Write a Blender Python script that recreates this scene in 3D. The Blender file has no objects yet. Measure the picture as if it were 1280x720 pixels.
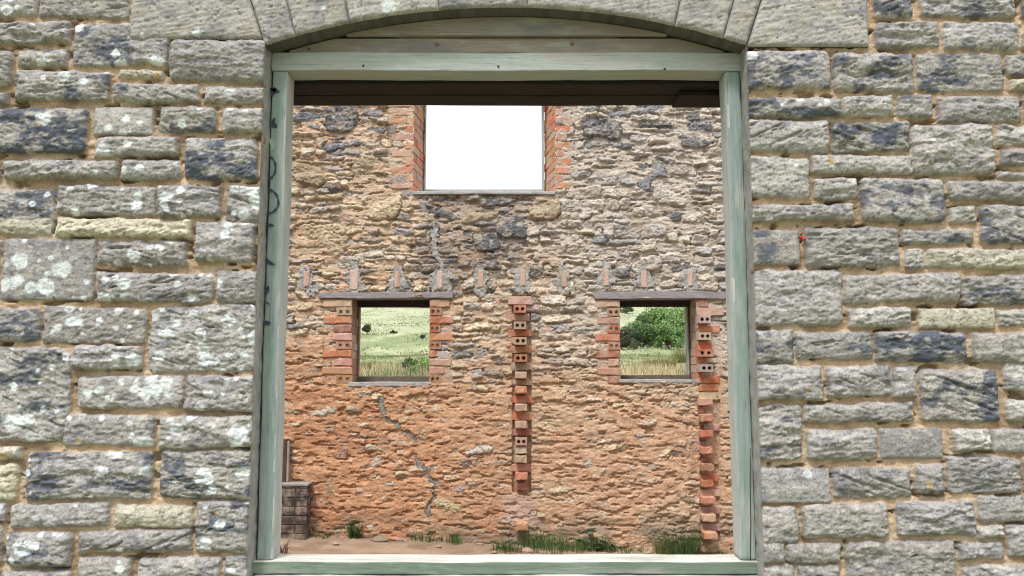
import bpy, bmesh, math, random
import numpy as np
from mathutils import Vector, Matrix

random.seed(7)
RNG = np.random.RandomState(11)
scene = bpy.context.scene
COL = scene.collection

# ------------------------------------------------------------------ camera
F = 1000.0                      # focal length in px of the 1280 px wide picture
TH = math.radians(6.25)         # upward tilt
CAM = np.array([0.0, -3.2, 1.45])
cam_d = bpy.data.cameras.new("camera")
cam = bpy.data.objects.new("camera", cam_d)
COL.objects.link(cam)
cam.location = CAM
cam.rotation_euler = (math.pi / 2 + TH, 0, 0)
cam_d.sensor_width = 36.0
cam_d.lens = 36.0 * F / 1280.0
cam_d.clip_start = 0.05
cam_d.clip_end = 4000
scene.camera = cam

CT, ST = math.cos(TH), math.sin(TH)


def P(px, py, Y):
    """point of the vertical plane y=Y that the photograph shows at px, py"""
    a, b = (px - 640) / F, (360 - py) / F
    d = np.array([a, CT - b * ST, ST + b * CT])
    return CAM + d * ((Y - CAM[1]) / d[1])


def proj(x, y, z):
    dx, dy, dz = x - CAM[0], y - CAM[1], z - CAM[2]
    fw = dy * CT + dz * ST
    up = -dy * ST + dz * CT
    return 640 + F * dx / fw, 360 - F * up / fw


# ------------------------------------------------------------------ noise
_T = np.random.RandomState(5).rand(512, 512)


def vn(x, y, s=0):
    x = x + 37.13 * s
    y = y + 91.7 * s
    xi, yi = np.floor(x).astype(np.int64), np.floor(y).astype(np.int64)
    fx, fy = x - xi, y - yi
    fx = fx * fx * fx * (fx * (fx * 6 - 15) + 10)
    fy = fy * fy * fy * (fy * (fy * 6 - 15) + 10)
    a, b = _T[xi % 512, yi % 512], _T[(xi + 1) % 512, yi % 512]
    c, d = _T[xi % 512, (yi + 1) % 512], _T[(xi + 1) % 512, (yi + 1) % 512]
    return (a * (1 - fx) + b * fx) * (1 - fy) + (c * (1 - fx) + d * fx) * fy


def fbm(x, y, s=0, o=4, g=0.5):
    t, amp, tot = 0, 1.0, 0
    for i in range(o):
        t = t + amp * vn(x, y, s + i * 1.7)
        tot += amp
        amp *= g
        x, y = x * 2.03 + 0.31 * y, y * 2.03 - 0.31 * x
    return t / tot


def ss(a, b, x):
    t = np.clip((x - a) / (b - a), 0, 1)
    return t * t * (3 - 2 * t)


def mixc(c, d, m):
    return c * (1 - m[..., None]) + np.asarray(d) * m[..., None]


# ------------------------------------------------------------------ object helpers
WO = {}


def link(name, me, mat=None, parent=None, origin=None):
    """mesh is in world coordinates; origin is the object's own origin in the world"""
    o = bpy.data.objects.new(name, me)
    COL.objects.link(o)
    po = WO[parent.name] if parent else Vector((0, 0, 0))
    og = Vector(origin) if origin is not None else po.copy()
    if me is not None:
        me.transform(Matrix.Translation(-og))
        if mat is not None:
            for m in (mat if isinstance(mat, (list, tuple)) else [mat]):
                me.materials.append(m)
    o.parent = parent
    o.location = og - po
    WO[o.name] = og
    return o


def tag(o, label=None, cat=None, group=None, kind=None):
    if label: o["label"] = label
    if cat: o["category"] = cat
    if group: o["group"] = group
    if kind: o["kind"] = kind
    return o


def thing(name, loc, label, cat, group=None):
    return tag(link(name, None, origin=loc), label, cat, group)


def np_mesh(name, V, Q, col=None, smooth=True):
    """V n*3, Q m*4 (or m*3)"""
    me = bpy.data.meshes.new(name)
    k = Q.shape[1]
    me.vertices.add(len(V))
    me.vertices.foreach_set("co", np.ascontiguousarray(V, dtype=np.float32).ravel())
    me.loops.add(Q.size)
    me.loops.foreach_set("vertex_index", np.ascontiguousarray(Q, dtype=np.int32).ravel())
    me.polygons.add(len(Q))
    me.polygons.foreach_set("loop_start", np.arange(0, Q.size, k, dtype=np.int32))
    me.polygons.foreach_set("use_smooth", np.full(len(Q), smooth, dtype=bool))
    if col is not None:
        ca = me.color_attributes.new("Col", 'FLOAT_COLOR', 'POINT')
        c4 = np.ones((len(V), 4), dtype=np.float32)
        c4[:, :3] = np.clip(col, 0, 1)
        ca.data.foreach_set("color", c4.ravel())
    me.update(calc_edges=True)
    me.validate()
    return me


def grid_mesh(name, X, Y, Z, col, cells, skirt_to, skirt_col=None):
    """X,Y,Z nz*nx arrays; cells (nz-1)*(nx-1) bool; open borders get a skirt back to y=skirt_to"""
    nz, nx = X.shape
    idx = np.arange(nz * nx).reshape(nz, nx)
    ci, cj = np.nonzero(cells)
    Q = np.stack([idx[ci, cj], idx[ci, cj + 1], idx[ci + 1, cj + 1], idx[ci + 1, cj]], 1)
    V = np.stack([X.ravel(), Y.ravel(), Z.ravel()], 1)
    C = col.reshape(-1, 3)
    pad = np.zeros((nz + 1, nx + 1), bool)
    pad[1:-1, 1:-1] = cells
    # horizontal grid edges (i,j)-(i,j+1): cells above i / below i-1
    E = []
    up = pad[1:, 1:-1][:nz]; dn = pad[:-1, 1:-1][:nz]
    i, j = np.nonzero(up & ~dn); E.append(np.stack([idx[i, j + 1], idx[i, j]], 1))
    i, j = np.nonzero(dn & ~up); E.append(np.stack([idx[i, j], idx[i, j + 1]], 1))
    rt = pad[1:-1, 1:][:, :nx]; lf = pad[1:-1, :-1][:, :nx]
    i, j = np.nonzero(rt & ~lf); E.append(np.stack([idx[i, j], idx[i + 1, j]], 1))
    i, j = np.nonzero(lf & ~rt); E.append(np.stack([idx[i + 1, j], idx[i, j]], 1))
    E = np.concatenate(E)
    n = len(V)
    sv = V[E.ravel()].copy(); sv[:, 1] = skirt_to
    k = np.arange(len(E))
    SQ = np.stack([E[:, 0], E[:, 1], n + 2 * k + 1, n + 2 * k], 1)
    sc_ = C[E.ravel()]
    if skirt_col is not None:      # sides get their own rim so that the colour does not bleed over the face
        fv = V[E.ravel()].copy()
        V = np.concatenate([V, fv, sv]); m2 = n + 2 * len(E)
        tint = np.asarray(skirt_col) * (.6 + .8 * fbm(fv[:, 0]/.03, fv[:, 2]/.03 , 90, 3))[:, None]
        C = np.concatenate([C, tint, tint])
        SQ = np.stack([n + 2 * k, n + 2 * k + 1, m2 + 2 * k + 1, m2 + 2 * k], 1)
    else:
        V = np.concatenate([V, sv]); C = np.concatenate([C, sc_])
    Q = np.concatenate([Q, SQ])
    used = np.unique(Q)
    remap = np.full(len(V), -1); remap[used] = np.arange(len(used))
    return np_mesh(name, V[used], remap[Q], C[used])


class MB:
    """collects simple solids with a colour each, gives one mesh"""
    def __init__(s):
        s.v, s.f, s.c = [], [], []

    def hexa(s, p, col):
        """8 points: 4 of the front ring, 4 of the back ring"""
        n = len(s.v)
        s.v += [tuple(q) for q in p]; s.c += [col] * 8
        s.f += [(n, n+1, n+2, n+3), (n+7, n+6, n+5, n+4)]
        for a in range(4):
            b = (a + 1) % 4
            s.f.append((n + b, n + a, n + 4 + a, n + 4 + b))

    def brick(s, x0, x1, y0, y1, z0, z1, col, j=0.008, ch=0.008):
        """box with chipped chamfered edges and slightly uneven faces; front face is at y0"""
        base = len(s.v)
        cx, cy, cz = (x0+x1)/2, (y0+y1)/2, (z0+z1)/2
        hx, hy, hz = (x1-x0)/2, (y1-y0)/2, (z1-z0)/2
        ring = lambda v, h: [-h, -h + ch, -h*.33, h*.33, h - ch, h] if v else [-h, -h+ch, h-ch, h]
        gx, gy, gz = ring(1, hx), ring(0, hy), ring(0, hz)
        ids = {}
        rx = random.uniform(-.02, .02)
        def vert(i, k, l):
            key = (i, k, l)
            if key in ids: return ids[key]
            x, y, z = gx[i], gy[k], gz[l]
            ex, ey, ez = i in (0, len(gx)-1), k in (0, 3), l in (0, 3)
            # pull true corners/edges in
            if ex + ey + ez >= 2:
                f = ch * random.uniform(.25, 1.3)
                if ex: x -= math.copysign(f, x) * .6
                if ey: y -= math.copysign(f, y) * .6
                if ez: z -= math.copysign(f, z) * .6
            x += random.uniform(-j, j) * .5; y += random.uniform(-j, j) * .5; z += random.uniform(-j, j) * .5
            z += x * rx
            m = random.uniform(.88, 1.12)
            s.v.append((cx + x, cy + y, cz + z)); s.c.append(tuple(q * m for q in col))
            ids[key] = len(s.v) - 1
            return ids[key]
        a, b, c = len(gx), 4, 4
        for i in range(a-1):
            for k in range(b-1):
                s.f.append((vert(i,k,0), vert(i,k+1,0), vert(i+1,k+1,0), vert(i+1,k,0)))
                s.f.append((vert(i,k,3), vert(i+1,k,3), vert(i+1,k+1,3), vert(i,k+1,3)))
        for i in range(a-1):
            for l in range(c-1):
                s.f.append((vert(i,0,l), vert(i+1,0,l), vert(i+1,0,l+1), vert(i,0,l+1)))
                s.f.append((vert(i,3,l), vert(i,3,l+1), vert(i+1,3,l+1), vert(i+1,3,l)))
        for k in range(b-1):
            for l in range(c-1):
                s.f.append((vert(0,k,l), vert(0,k,l+1), vert(0,k+1,l+1), vert(0,k+1,l)))
                s.f.append((vert(a-1,k,l), vert(a-1,k+1,l), vert(a-1,k+1,l+1), vert(a-1,k,l+1)))

    def holed(s, x0, x1, y0, y1, z0, z1, col):
        """header end of a perforated brick: two real holes in the front face"""
        cx, cz, hx, hz = (x0+x1)/2, (z0+z1)/2, (x1-x0)/2, (z1-z0)/2
        dark = tuple(q * .45 for q in col)          # hole rim and lining darker than the face
        def add(p, c):
            m = random.uniform(.9, 1.1)
            s.v.append(p); s.c.append(tuple(q*m for q in c)); return len(s.v)-1
        for sg in (-1, 1):
            xa, xb = (cx - hx, cx) if sg < 0 else (cx, cx + hx)
            c0, hw = (xa + xb)/2 - sg*hx*.06, (xb-xa)/2
            ca = math.atan2(hz, hw)
            angs = sorted([ca, math.pi-ca, -ca, ca-math.pi] + [k*math.pi/8 for k in range(-8, 8)])
            r = min(.0145, hw*.55)
            O, I, D = [], [], []
            for t in angs:
                ct, sn = math.cos(t), math.sin(t)
                k = min((hw if ct*1 > 0 else hw)/max(abs(ct), 1e-6), hz/max(abs(sn), 1e-6))
                ox = min(max((xa+xb)/2 + ct*k, xa), xb); oz = cz + sn*k
                O.append(add((ox, y0, oz), col)); I.append(add((c0 + ct*r, y0, cz + sn*r), dark))
                D.append(add((c0 + ct*r, y0 + .07, cz + sn*r), dark))
            n = len(angs)
            for a in range(n):
                b = (a+1) % n
                s.f.append((O[a], O[b], I[b], I[a])); s.f.append((I[a], I[b], D[b], D[a]))
            s.f.append(tuple(D))
        n = len(s.v)
        for (x, y, z) in [(x0,y0,z0),(x1,y0,z0),(x1,y0,z1),(x0,y0,z1),(x0,y1,z0),(x1,y1,z0),(x1,y1,z1),(x0,y1,z1)]:
            add((x, y, z), col)
        s.f += [(n+1,n,n+4,n+5), (n+2,n+1,n+5,n+6), (n+3,n+2,n+6,n+7), (n,n+3,n+7,n+4), (n+4,n+7,n+6,n+5)]

    def build(s, name, mat, parent=None, origin=None, smooth=False):
        me = bpy.data.meshes.new(name)
        me.from_pydata(s.v, [], s.f)
        ca = me.color_attributes.new("Col", 'FLOAT_COLOR', 'POINT')
        for i, c in enumerate(s.c):
            ca.data[i].color = (c[0], c[1], c[2], 1)
        if smooth:
            for p in me.polygons: p.use_smooth = True
        bm = bmesh.new(); bm.from_mesh(me)
        bmesh.ops.recalc_face_normals(bm, faces=bm.faces); bm.to_mesh(me); bm.free()
        me.update()
        return link(name, me, mat, parent, origin)


def box_mesh(lo, hi, bevel=.004, cuts=0, wob=0.0, axis=0, seed=0):
    """bevelled timber, optionally with a little unevenness along its length"""
    bm = bmesh.new()
    bmesh.ops.create_cube(bm, size=1)
    lo, hi = Vector(lo), Vector(hi)
    sz = hi - lo
    for v in bm.verts:
        v.co = Vector([(lo[i] + hi[i]) / 2 + v.co[i] * sz[i] for i in range(3)])
    if cuts:
        es = [e for e in bm.edges if abs((e.verts[0].co - e.verts[1].co)[axis]) > .5 * sz[axis]]
        bmesh.ops.subdivide_edges(bm, edges=es, cuts=cuts)
    if bevel:
        es = [e for e in bm.edges if len(e.link_faces) == 2 and e.calc_face_angle(0) > .5]
        bmesh.ops.bevel(bm, geom=es, offset=bevel, segments=2, affect='EDGES', profile=.6)
    if wob:
        r = random.Random(seed)
        for v in bm.verts:
            t = v.co[axis] * 5
            for k in range(3):
                if k != axis:
                    v.co[k] += wob * (math.sin(t + seed + k * 2) * .5 + math.sin(t * 2.7 + seed * 3 + k) * .35) + r.uniform(-wob, wob) * .25
    me = bpy.data.meshes.new("timber")
    bm.to_mesh(me); bm.free()
    return me


# ------------------------------------------------------------------ materials
def nmat(name):
    m = bpy.data.materials.new(name); m.use_nodes = True
    nt = m.node_tree
    return m, nt, nt.nodes["Principled BSDF"]


def nd(nt, t, **kw):
    n = nt.nodes.new(t)
    for k, v in kw.items():
        if k == 'ins':
            for a, b in v.items(): n.inputs[a].default_value = b
        else: setattr(n, k, v)
    return n


def mixnode(nt, fac, a, b, mode='MIX'):
    n = nd(nt, 'ShaderNodeMix', data_type='RGBA', blend_type=mode)
    for sock, v in ((n.inputs[0], fac), (n.inputs[6], a), (n.inputs[7], b)):
        if hasattr(v, 'is_linked'): nt.links.new(v, sock)
        else: sock.default_value = v if not isinstance(v, tuple) else (*v, 1)
    return n.outputs[2]


def noise(nt, scale, detail=4, rough=.6, vec=None, mapping=None):
    n = nd(nt, 'ShaderNodeTexNoise')
    n.inputs['Scale'].default_value = scale; n.inputs['Detail'].default_value = detail
    n.inputs['Roughness'].default_value = rough
    tc = nd(nt, 'ShaderNodeTexCoord')
    if mapping:
        mp = nd(nt, 'ShaderNodeMapping'); mp.inputs['Scale'].default_value = mapping
        nt.links.new(tc.outputs['Object'], mp.inputs[0]); nt.links.new(mp.outputs[0], n.inputs['Vector'])
    else: nt.links.new(tc.outputs['Object'], n.inputs['Vector'])
    return n.outputs['Fac']


def ramp(nt, src, p0, p1, c0=(0,0,0), c1=(1,1,1)):
    r = nd(nt, 'ShaderNodeValToRGB')
    r.color_ramp.elements[0].position = p0; r.color_ramp.elements[1].position = p1
    r.color_ramp.elements[0].color = (*c0, 1); r.color_ramp.elements[1].color = (*c1, 1)
    nt.links.new(src, r.inputs[0])
    return r.outputs[0]


def bump(nt, b, src, strength, dist):
    n = nd(nt, 'ShaderNodeBump'); n.inputs['Strength'].default_value = strength
    n.inputs['Distance'].default_value = dist
    nt.links.new(src, n.inputs['Height']); nt.links.new(n.outputs[0], b.inputs['Normal'])


def attr_mat(name, sc, lo, hi, bs, bd, rough=.92, sc2=None):
    m, nt, b = nmat(name)
    a = nd(nt, 'ShaderNodeAttribute', attribute_name='Col')
    n1 = noise(nt, sc, 6, .7)
    r1 = ramp(nt, n1, .25, .75, (lo,)*3, (hi,)*3)
    c = mixnode(nt, 1.0, a.outputs['Color'], r1, 'MULTIPLY')
    nt.links.new(c, b.inputs['Base Color'])
    b.inputs['Roughness'].default_value = rough
    b.inputs['Specular IOR Level'].default_value = .25
    bump(nt, b, noise(nt, sc2 or sc * .7, 5, .7), bs, bd)
    return m


def plain_mat(name, c0, c1, sc, mapping=None, rough=.85, bs=.4, bd=.004, p=(.3, .7), spec=.3):
    m, nt, b = nmat(name)
    n1 = noise(nt, sc, 5, .65, mapping=mapping)
    nt.links.new(ramp(nt, n1, p[0], p[1], c0, c1), b.inputs['Base Color'])
    b.inputs['Roughness'].default_value = rough
    b.inputs['Specular IOR Level'].default_value = spec
    bump(nt, b, n1, bs, bd)
    return m


def paint_mat(name, axis, base, worn, wear, seed=0.0, green=(.20, .32, .22)):
    """thin weathered paint on softwood: grain along the axis, worn patches, a few knots of algae green"""
    m, nt, b = nmat(name)
    st = [26, 26, 26]; st[axis] = 1.2
    grain = noise(nt, 4.0, 5, .65, mapping=tuple(st))
    st2 = [60, 60, 60]; st2[axis] = 2.0
    fine = noise(nt, 6.0, 3, .6, mapping=tuple(st2))
    st3 = [5, 5, 5]; st3[axis] = .9
    big = noise(nt, 2.3 + seed, 4, .6, mapping=tuple(st3))
    st4 = [7, 7, 7]; st4[axis] = 1.6
    alg = noise(nt, 3.1 + seed * 1.7, 4, .6, mapping=tuple(st4))
    c = mixnode(nt, ramp(nt, grain, .3, .75), base, tuple(q * .72 for q in base))
    c = mixnode(nt, ramp(nt, fine, .55, .8, (0,0,0), (.35,)*3), c, worn)
    c = mixnode(nt, ramp(nt, alg, .5, .72, (0,0,0), (.75,)*3), c, green)
    c = mixnode(nt, ramp(nt, big, 1 - wear - .08, 1 - wear + .06), c, worn)
    blot = noise(nt, 9 + seed, 6, .75, mapping=tuple(1.0 if i != axis else .35 for i in range(3)))
    c = mixnode(nt, ramp(nt, blot, .56, .74, (0,0,0), (.55,)*3), c, tuple(q * .42 for q in worn))
    st5 = [90, 90, 90]; st5[axis] = 1.1
    chk = noise(nt, 3.3 + seed, 3, .6, mapping=tuple(st5))
    c = mixnode(nt, ramp(nt, chk, .62, .70, (0,0,0), (.75,)*3), c, (.09, .085, .075))
    nt.links.new(c, b.inputs['Base Color'])
    b.inputs['Roughness'].default_value = .82
    b.inputs['Specular IOR Level'].default_value = .3
    bump(nt, b, fine, .6, .004)
    return m


M = {}
M['stone'] = attr_mat('rough_sandstone', 150, .52, 1.42, .8, .005)
M['ashlar'] = attr_mat('tooled_ashlar', 150, .66, 1.30, .5, .003)
M['rubble'] = attr_mat('rubble_and_mortar', 80, .58, 1.38, .8, .010)
M['brick'] = attr_mat('fired_brick', 60, .70, 1.26, .6, .005)
_nt = M['brick'].node_tree; _b = _nt.nodes['Principled BSDF']      # lime and clay smeared over the bricks
_src = _b.inputs['Base Color'].links[0].from_socket
_c = mixnode(_nt, ramp(_nt, noise(_nt, 9, 6, .75), .45, .64, (0,0,0), (.58,)*3), _src, (.50, .385, .285))
_c = mixnode(_nt, ramp(_nt, noise(_nt, 14, 4, .7), .62, .74, (0,0,0), (.6,)*3), _c, (.20, .13, .10))
_nt.links.new(_c, _b.inputs['Base Color'])
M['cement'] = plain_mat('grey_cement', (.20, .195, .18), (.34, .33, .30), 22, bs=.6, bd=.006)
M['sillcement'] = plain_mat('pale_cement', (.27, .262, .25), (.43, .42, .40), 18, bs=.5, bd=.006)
M['frame_x'] = paint_mat('green_paint_on_beam', 0, (.385, .42, .39), (.37, .35, .31), .42, .0, green=(.285, .34, .285))
M['frame_z'] = paint_mat('green_paint_on_post', 2, (.275, .335, .31), (.37, .38, .355), .38, .4, green=(.16, .24, .185))
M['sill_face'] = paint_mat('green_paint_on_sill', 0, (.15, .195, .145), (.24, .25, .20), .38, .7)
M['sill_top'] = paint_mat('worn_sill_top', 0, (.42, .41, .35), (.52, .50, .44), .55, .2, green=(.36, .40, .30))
M['board'] = paint_mat('bare_weathered_board', 0, (.285, .24, .195), (.19, .18, .168), .42, .3, green=(.33, .37, .29))
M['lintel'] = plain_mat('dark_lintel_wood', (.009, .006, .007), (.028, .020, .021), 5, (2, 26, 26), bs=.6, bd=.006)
M['oldwood'] = plain_mat('grey_weathered_timber', (.17, .15, .155), (.38, .34, .345), 6, (2, 30, 40), bs=.8, bd=.006)
M['darkwood'] = plain_mat('dark_old_timber', (.03, .022, .02), (.09, .07, .06), 6, (3, 20, 20), bs=.6, bd=.006)
M['winframe'] = plain_mat('pale_window_timber', (.30, .29, .26), (.46, .45, .42), 7, (20, 20, 2), bs=.4, bd=.003)
M['bottomrail'] = plain_mat('brown_bottom_rail', (.08, .065, .045), (.17, .14, .10), 7, (3, 20, 20), bs=.4, bd=.003)
M['core'] = plain_mat('wall_core', (.22, .15, .10), (.38, .28, .19), 14, bs=.8, bd=.02)
M['spray'] = plain_mat('black_spray_paint', (.016, .022, .035), (.045, .06, .08), 40, bs=.1, bd=.001, rough=.6)
M['mist'] = plain_mat('green_spray_mist', (.20, .34, .20), (.33, .45, .33), 60, bs=.1, bd=.001)
M['iron'] = plain_mat('rusty_iron', (.05, .025, .016), (.14, .065, .04), 30, bs=.5, bd=.003, rough=.7)
M['steel'] = plain_mat('dull_steel', (.22, .21, .20), (.38, .37, .36), 20, bs=.3, bd=.002, rough=.5)
M['red'] = plain_mat('red_plastic', (.35, .02, .03), (.5, .04, .05), 30, bs=.1, bd=.001, rough=.4)
M['nail'] = plain_mat('nail_steel', (.015, .015, .018), (.05, .05, .05), 40, bs=.2, bd=.001, rough=.6)
M['gap'] = plain_mat('shrinkage_gap', (.012, .012, .013), (.03, .03, .03), 40, bs=.1, bd=.001)

# ================================================================== FRONT WALL
xL, xR = P(320, 380, 0)[0], P(944, 380, 0)[0]
zB = P(640, 727, 0)[2]                       # underside of the opening
apex = P(634, 9, 0)[2]
spr = P(325, 52, 0)[2] * .5 + P(935, 61, 0)[2] * .5
xc = (xL + xR) / 2
half = (xR - xL) / 2
RISE = apex - spr
RAD = (half ** 2 + RISE ** 2) / (2 * RISE)
zc = apex - RAD
FY = 0.10                                    # the timber frame stands back this far

# stones of the visible faces: crop offset, scale, and boxes; code letters: d dark, c cream, s smooth, l much lichen, p pale
TR = []


def crop(ox, oy, sc, rows):
    for r in rows:
        code = r[4] if len(r) > 4 else ''
        TR.append((ox + r[0]/sc, oy + r[1]/sc, ox + r[2]/sc, oy + r[3]/sc, code))


crop(0, 0, 3, [(-60,-20,135,58,'l'), (145,-40,480,65,''), (-60,82,260,162,'l'), (-90,185,40,320,'l'), (65,185,250,248,'dl'),
    (275,88,630,245,'dl'), (635,150,978,305,''), (55,265,410,375,'dl'), (445,262,605,292,'c'), (425,315,742,382,'d'), (765,325,975,388,'l'),
    (-90,345,25,388,'l'), (-60,405,325,575,'D'), (350,400,570,503,'sl'), (598,400,808,497,'dl'), (832,405,968,497,'ll'), (355,512,670,585,'l'),
    (695,518,962,672,'D'), (15,602,440,670,'l'), (455,600,670,672,'l'), (-120,602,-5,680,'')])
crop(0, 230, 3, [(-90,20,200,185,'dl'), (210,5,585,118,'l'), (592,5,825,125,'ll'), (848,8,962,140,'ll'), (208,130,715,200,'C'),
    (5,205,352,435,'sll'), (365,215,698,305,'ll'), (730,145,950,292,'ll'), (360,335,795,440,'ll'), (808,325,955,448,''), (-90,465,148,590,'d'),
    (160,462,545,595,'ll'), (560,455,942,705,'ll'), (-90,612,258,965,'dl'), (272,605,532,695,'ll'), (-130,205,-10,435,'l'),
    (-160,130,190,190,'c')])
crop(0, 460, 2.7706, [(268,28,632,140,'lll'), (640,28,862,148,'ll'), (222,162,535,268,'l'), (552,165,860,280,'l'), (-80,275,75,318,'c'),
    (-80,335,58,458,'C'), (92,292,522,455,'dl'), (555,285,856,452,'dl'), (35,470,378,552,'l'), (398,475,668,552,'c'), (678,460,848,642,'dl'),
    (22,568,245,688,'dl'), (272,562,662,638,''), (-90,545,5,680,''), (-90,470,20,535,'l'), (5,700,240,790,''), (270,655,450,760,'l'), (478,655,760,770,''), (775,650,850,770,'l')])
crop(920, 0, 3, [(520,-40,660,65,'d'), (695,-40,1045,62,'d'), (1075,-10,1250,65,'d'), (525,80,760,180,''), (778,82,1058,185,''),
    (58,188,358,332,'d'), (370,200,665,342,'d'), (680,200,1000,342,'d'), (1015,205,1250,282,'d'), (1030,294,1220,336,'c'), (58,365,395,440,'dl'),
    (402,358,588,435,'p'), (605,355,738,440,'d'), (760,360,1068,455,''), (1085,350,1300,450,''), (58,450,348,570,''), (362,458,650,568,'D'), (660,465,970,655,''),
    (982,470,1250,545,'p'), (995,560,1250,622,''), (990,642,1250,668,'p'), (285,580,660,650,'p'), (58,588,278,740,'p'), (298,668,455,748,''),
    (470,670,785,834,'d'), (800,680,1250,752,'')])
crop(920, 230, 2.88, [(67,75,425,132,''), (885,75,1190,215,'d'), (775,80,868,140,'p'), (67,165,230,290,'sd'), (248,155,590,298,''), (600,162,858,215,'d'),
    (615,232,678,302,'p'), (692,235,1200,305,'c'), (67,310,385,508,''), (390,322,810,425,''), (818,328,1180,435,'d'), (408,445,630,515,'p'),
    (662,447,935,518,'cs'), (946,450,1200,508,'p'), (77,528,205,645,'D'), (215,532,490,632,'d'), (500,532,830,640,'D'), (858,535,1160,645,'')])
crop(920, 470, 2.88, [(85,-38,310,85,''), (328,-35,560,75,''), (567,-35,650,80,''), (665,-25,945,165,'d'), (970,-45,1180,55,'p'), (976,88,1180,165,'p'),
    (245,98,640,165,''), (92,105,240,305,'d'), (260,192,510,302,''), (522,190,745,298,'s'), (781,192,912,270,'p'), (925,190,1140,275,'s'),
    (95,332,340,458,'s'), (348,330,632,438,''), (650,322,750,425,'d'), (765,292,1022,420,''), (1038,292,1200,420,''), (105,472,225,605,''), (240,462,550,585,''),
    (582,450,862,575,''), (872,432,1200,530,''), (872,542,968,585,'p'), (980,540,1200,650,''), (105,602,178,672,''), (184,602,380,675,''),
    (400,595,790,780,''), (800,600,968,662,''), (107,682,212,790,''), (222,682,375,790,''), (818,685,1200,790,'p')])

S = []
for (a, b, c, d, code) in TR:
    p, q = P(a, b, 0), P(c, d, 0)
    cxm = P((a + c)/2, (b + d)/2, 0)
    x0, x1 = P(a, (b+d)/2, 0)[0], P(c, (b+d)/2, 0)[0]
    if x1 > xL - .018 and x0 < xc: x1 = xL + .010
    if x0 < xR + .018 and x1 > xc: x0 = xR - .010
    S.append([x0 - .003, x1 + .003, q[2] - .0025, p[2] + .0025, code, True])

WX, WZT, WZB = 4.6, 3.75, -.25
ashlarL = (P(163, 24, 0)[0], P(322, 24, 0)[0]); ashlarR = (P(940, 30, 0)[0], P(1085, 30, 0)[0])
ban = [(ashlarL[0] - .01, ashlarR[1] + .01, P(640, 56, 0)[2], apex + .36), (xL - .01, xR + .01, WZB, apex), (xL - .3, xR + .3, zB - .26, zB)]
z = WZB
r = random.Random(3)
while z < WZT:
    h = r.choice([.075, .1, .12, .15, .17, .2])
    x = -WX - r.uniform(0, .3)
    while x < WX:
        w = r.uniform(.17, .42)
        a0, a1, b0, b1 = x + .008, min(x + w, WX) - .008, z + .008, z + h - .008
        ok = True
        for (s0, s1, t0, t1) in [(s[0]-.014, s[1]+.014, s[2]-.014, s[3]+.014) for s in S if s[5]] + ban:
            if a0 < s1 and a1 > s0 and b0 < t1 and b1 > t0:
                if a0 < s0 and s0 - a0 > .09: a1 = s0
                elif a1 > s1 and a1 - s1 > .09: a0 = s1
                elif b1 > t1 and b1 - t1 > .05: b0 = t1
                elif b0 < t0 and t0 - b0 > .05: b1 = t0
                else: ok = False; break
        if ok and a1 - a0 > .07 and b1 - b0 > .035:
            S.append([a0, a1, b0, b1, r.choice(['', '', 'd', 'l', 'p', 'd', 'c' if r.random() < .3 else '']) + ('l' if x < -1 else ''), False])
        x += w
    z += h

vis0, vis1 = P(-40, 360, 0)[0], P(1320, 360, 0)[0]
ST_F = .0042
xs = np.unique(np.round(np.concatenate([np.arange(-WX, vis0, .016), np.arange(vis0, xL - ST_F*.5, ST_F), [xL],
      np.linspace(xL, xR, 440), [xR], np.arange(xR + ST_F, vis1, ST_F), np.arange(vis1, WX, .016)]), 6))
zlo, zhi = P(640, 735, 0)[2], P(640, -20, 0)[2]
zs = np.unique(np.round(np.concatenate([np.arange(WZB, zlo, .016), np.arange(zlo, zB - ST_F*.5, ST_F), [zB], np.arange(zB + ST_F, zhi, ST_F), np.arange(zhi, WZT, .016)]), 6))
XX, ZZ = np.meshgrid(xs, zs)
wx = (fbm(XX/.05, ZZ/.05, 1, 4) - .5) * .020
wz = (fbm(XX/.05, ZZ/.05, 2, 3) - .5) * .017
H = -.015 + .018 * (fbm(XX/.035, ZZ/.02, 3, 5) - .5) + .010 * (fbm(XX/.2, ZZ/.1, 9, 2) - .5)
hole = ss(.66, .74, fbm(XX/.09, ZZ/.035, 4, 3))
H = H - .035 * hole
mcol = np.array([.475, .345, .230]) * (0.72 + .56 * fbm(XX/.03, ZZ/.02, 5, 4))[..., None]
mcol = mixc(mcol, (.24, .165, .10), .75 * ss(.48, .70, fbm(XX/.25, ZZ/.12, 6, 3)))
mcol = mixc(mcol, (.50, .41, .295), .6 * ss(.55, .72, fbm(XX/.16, ZZ/.08, 7, 3)))
CC = mcol
rs = np.random.RandomState(21)
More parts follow.
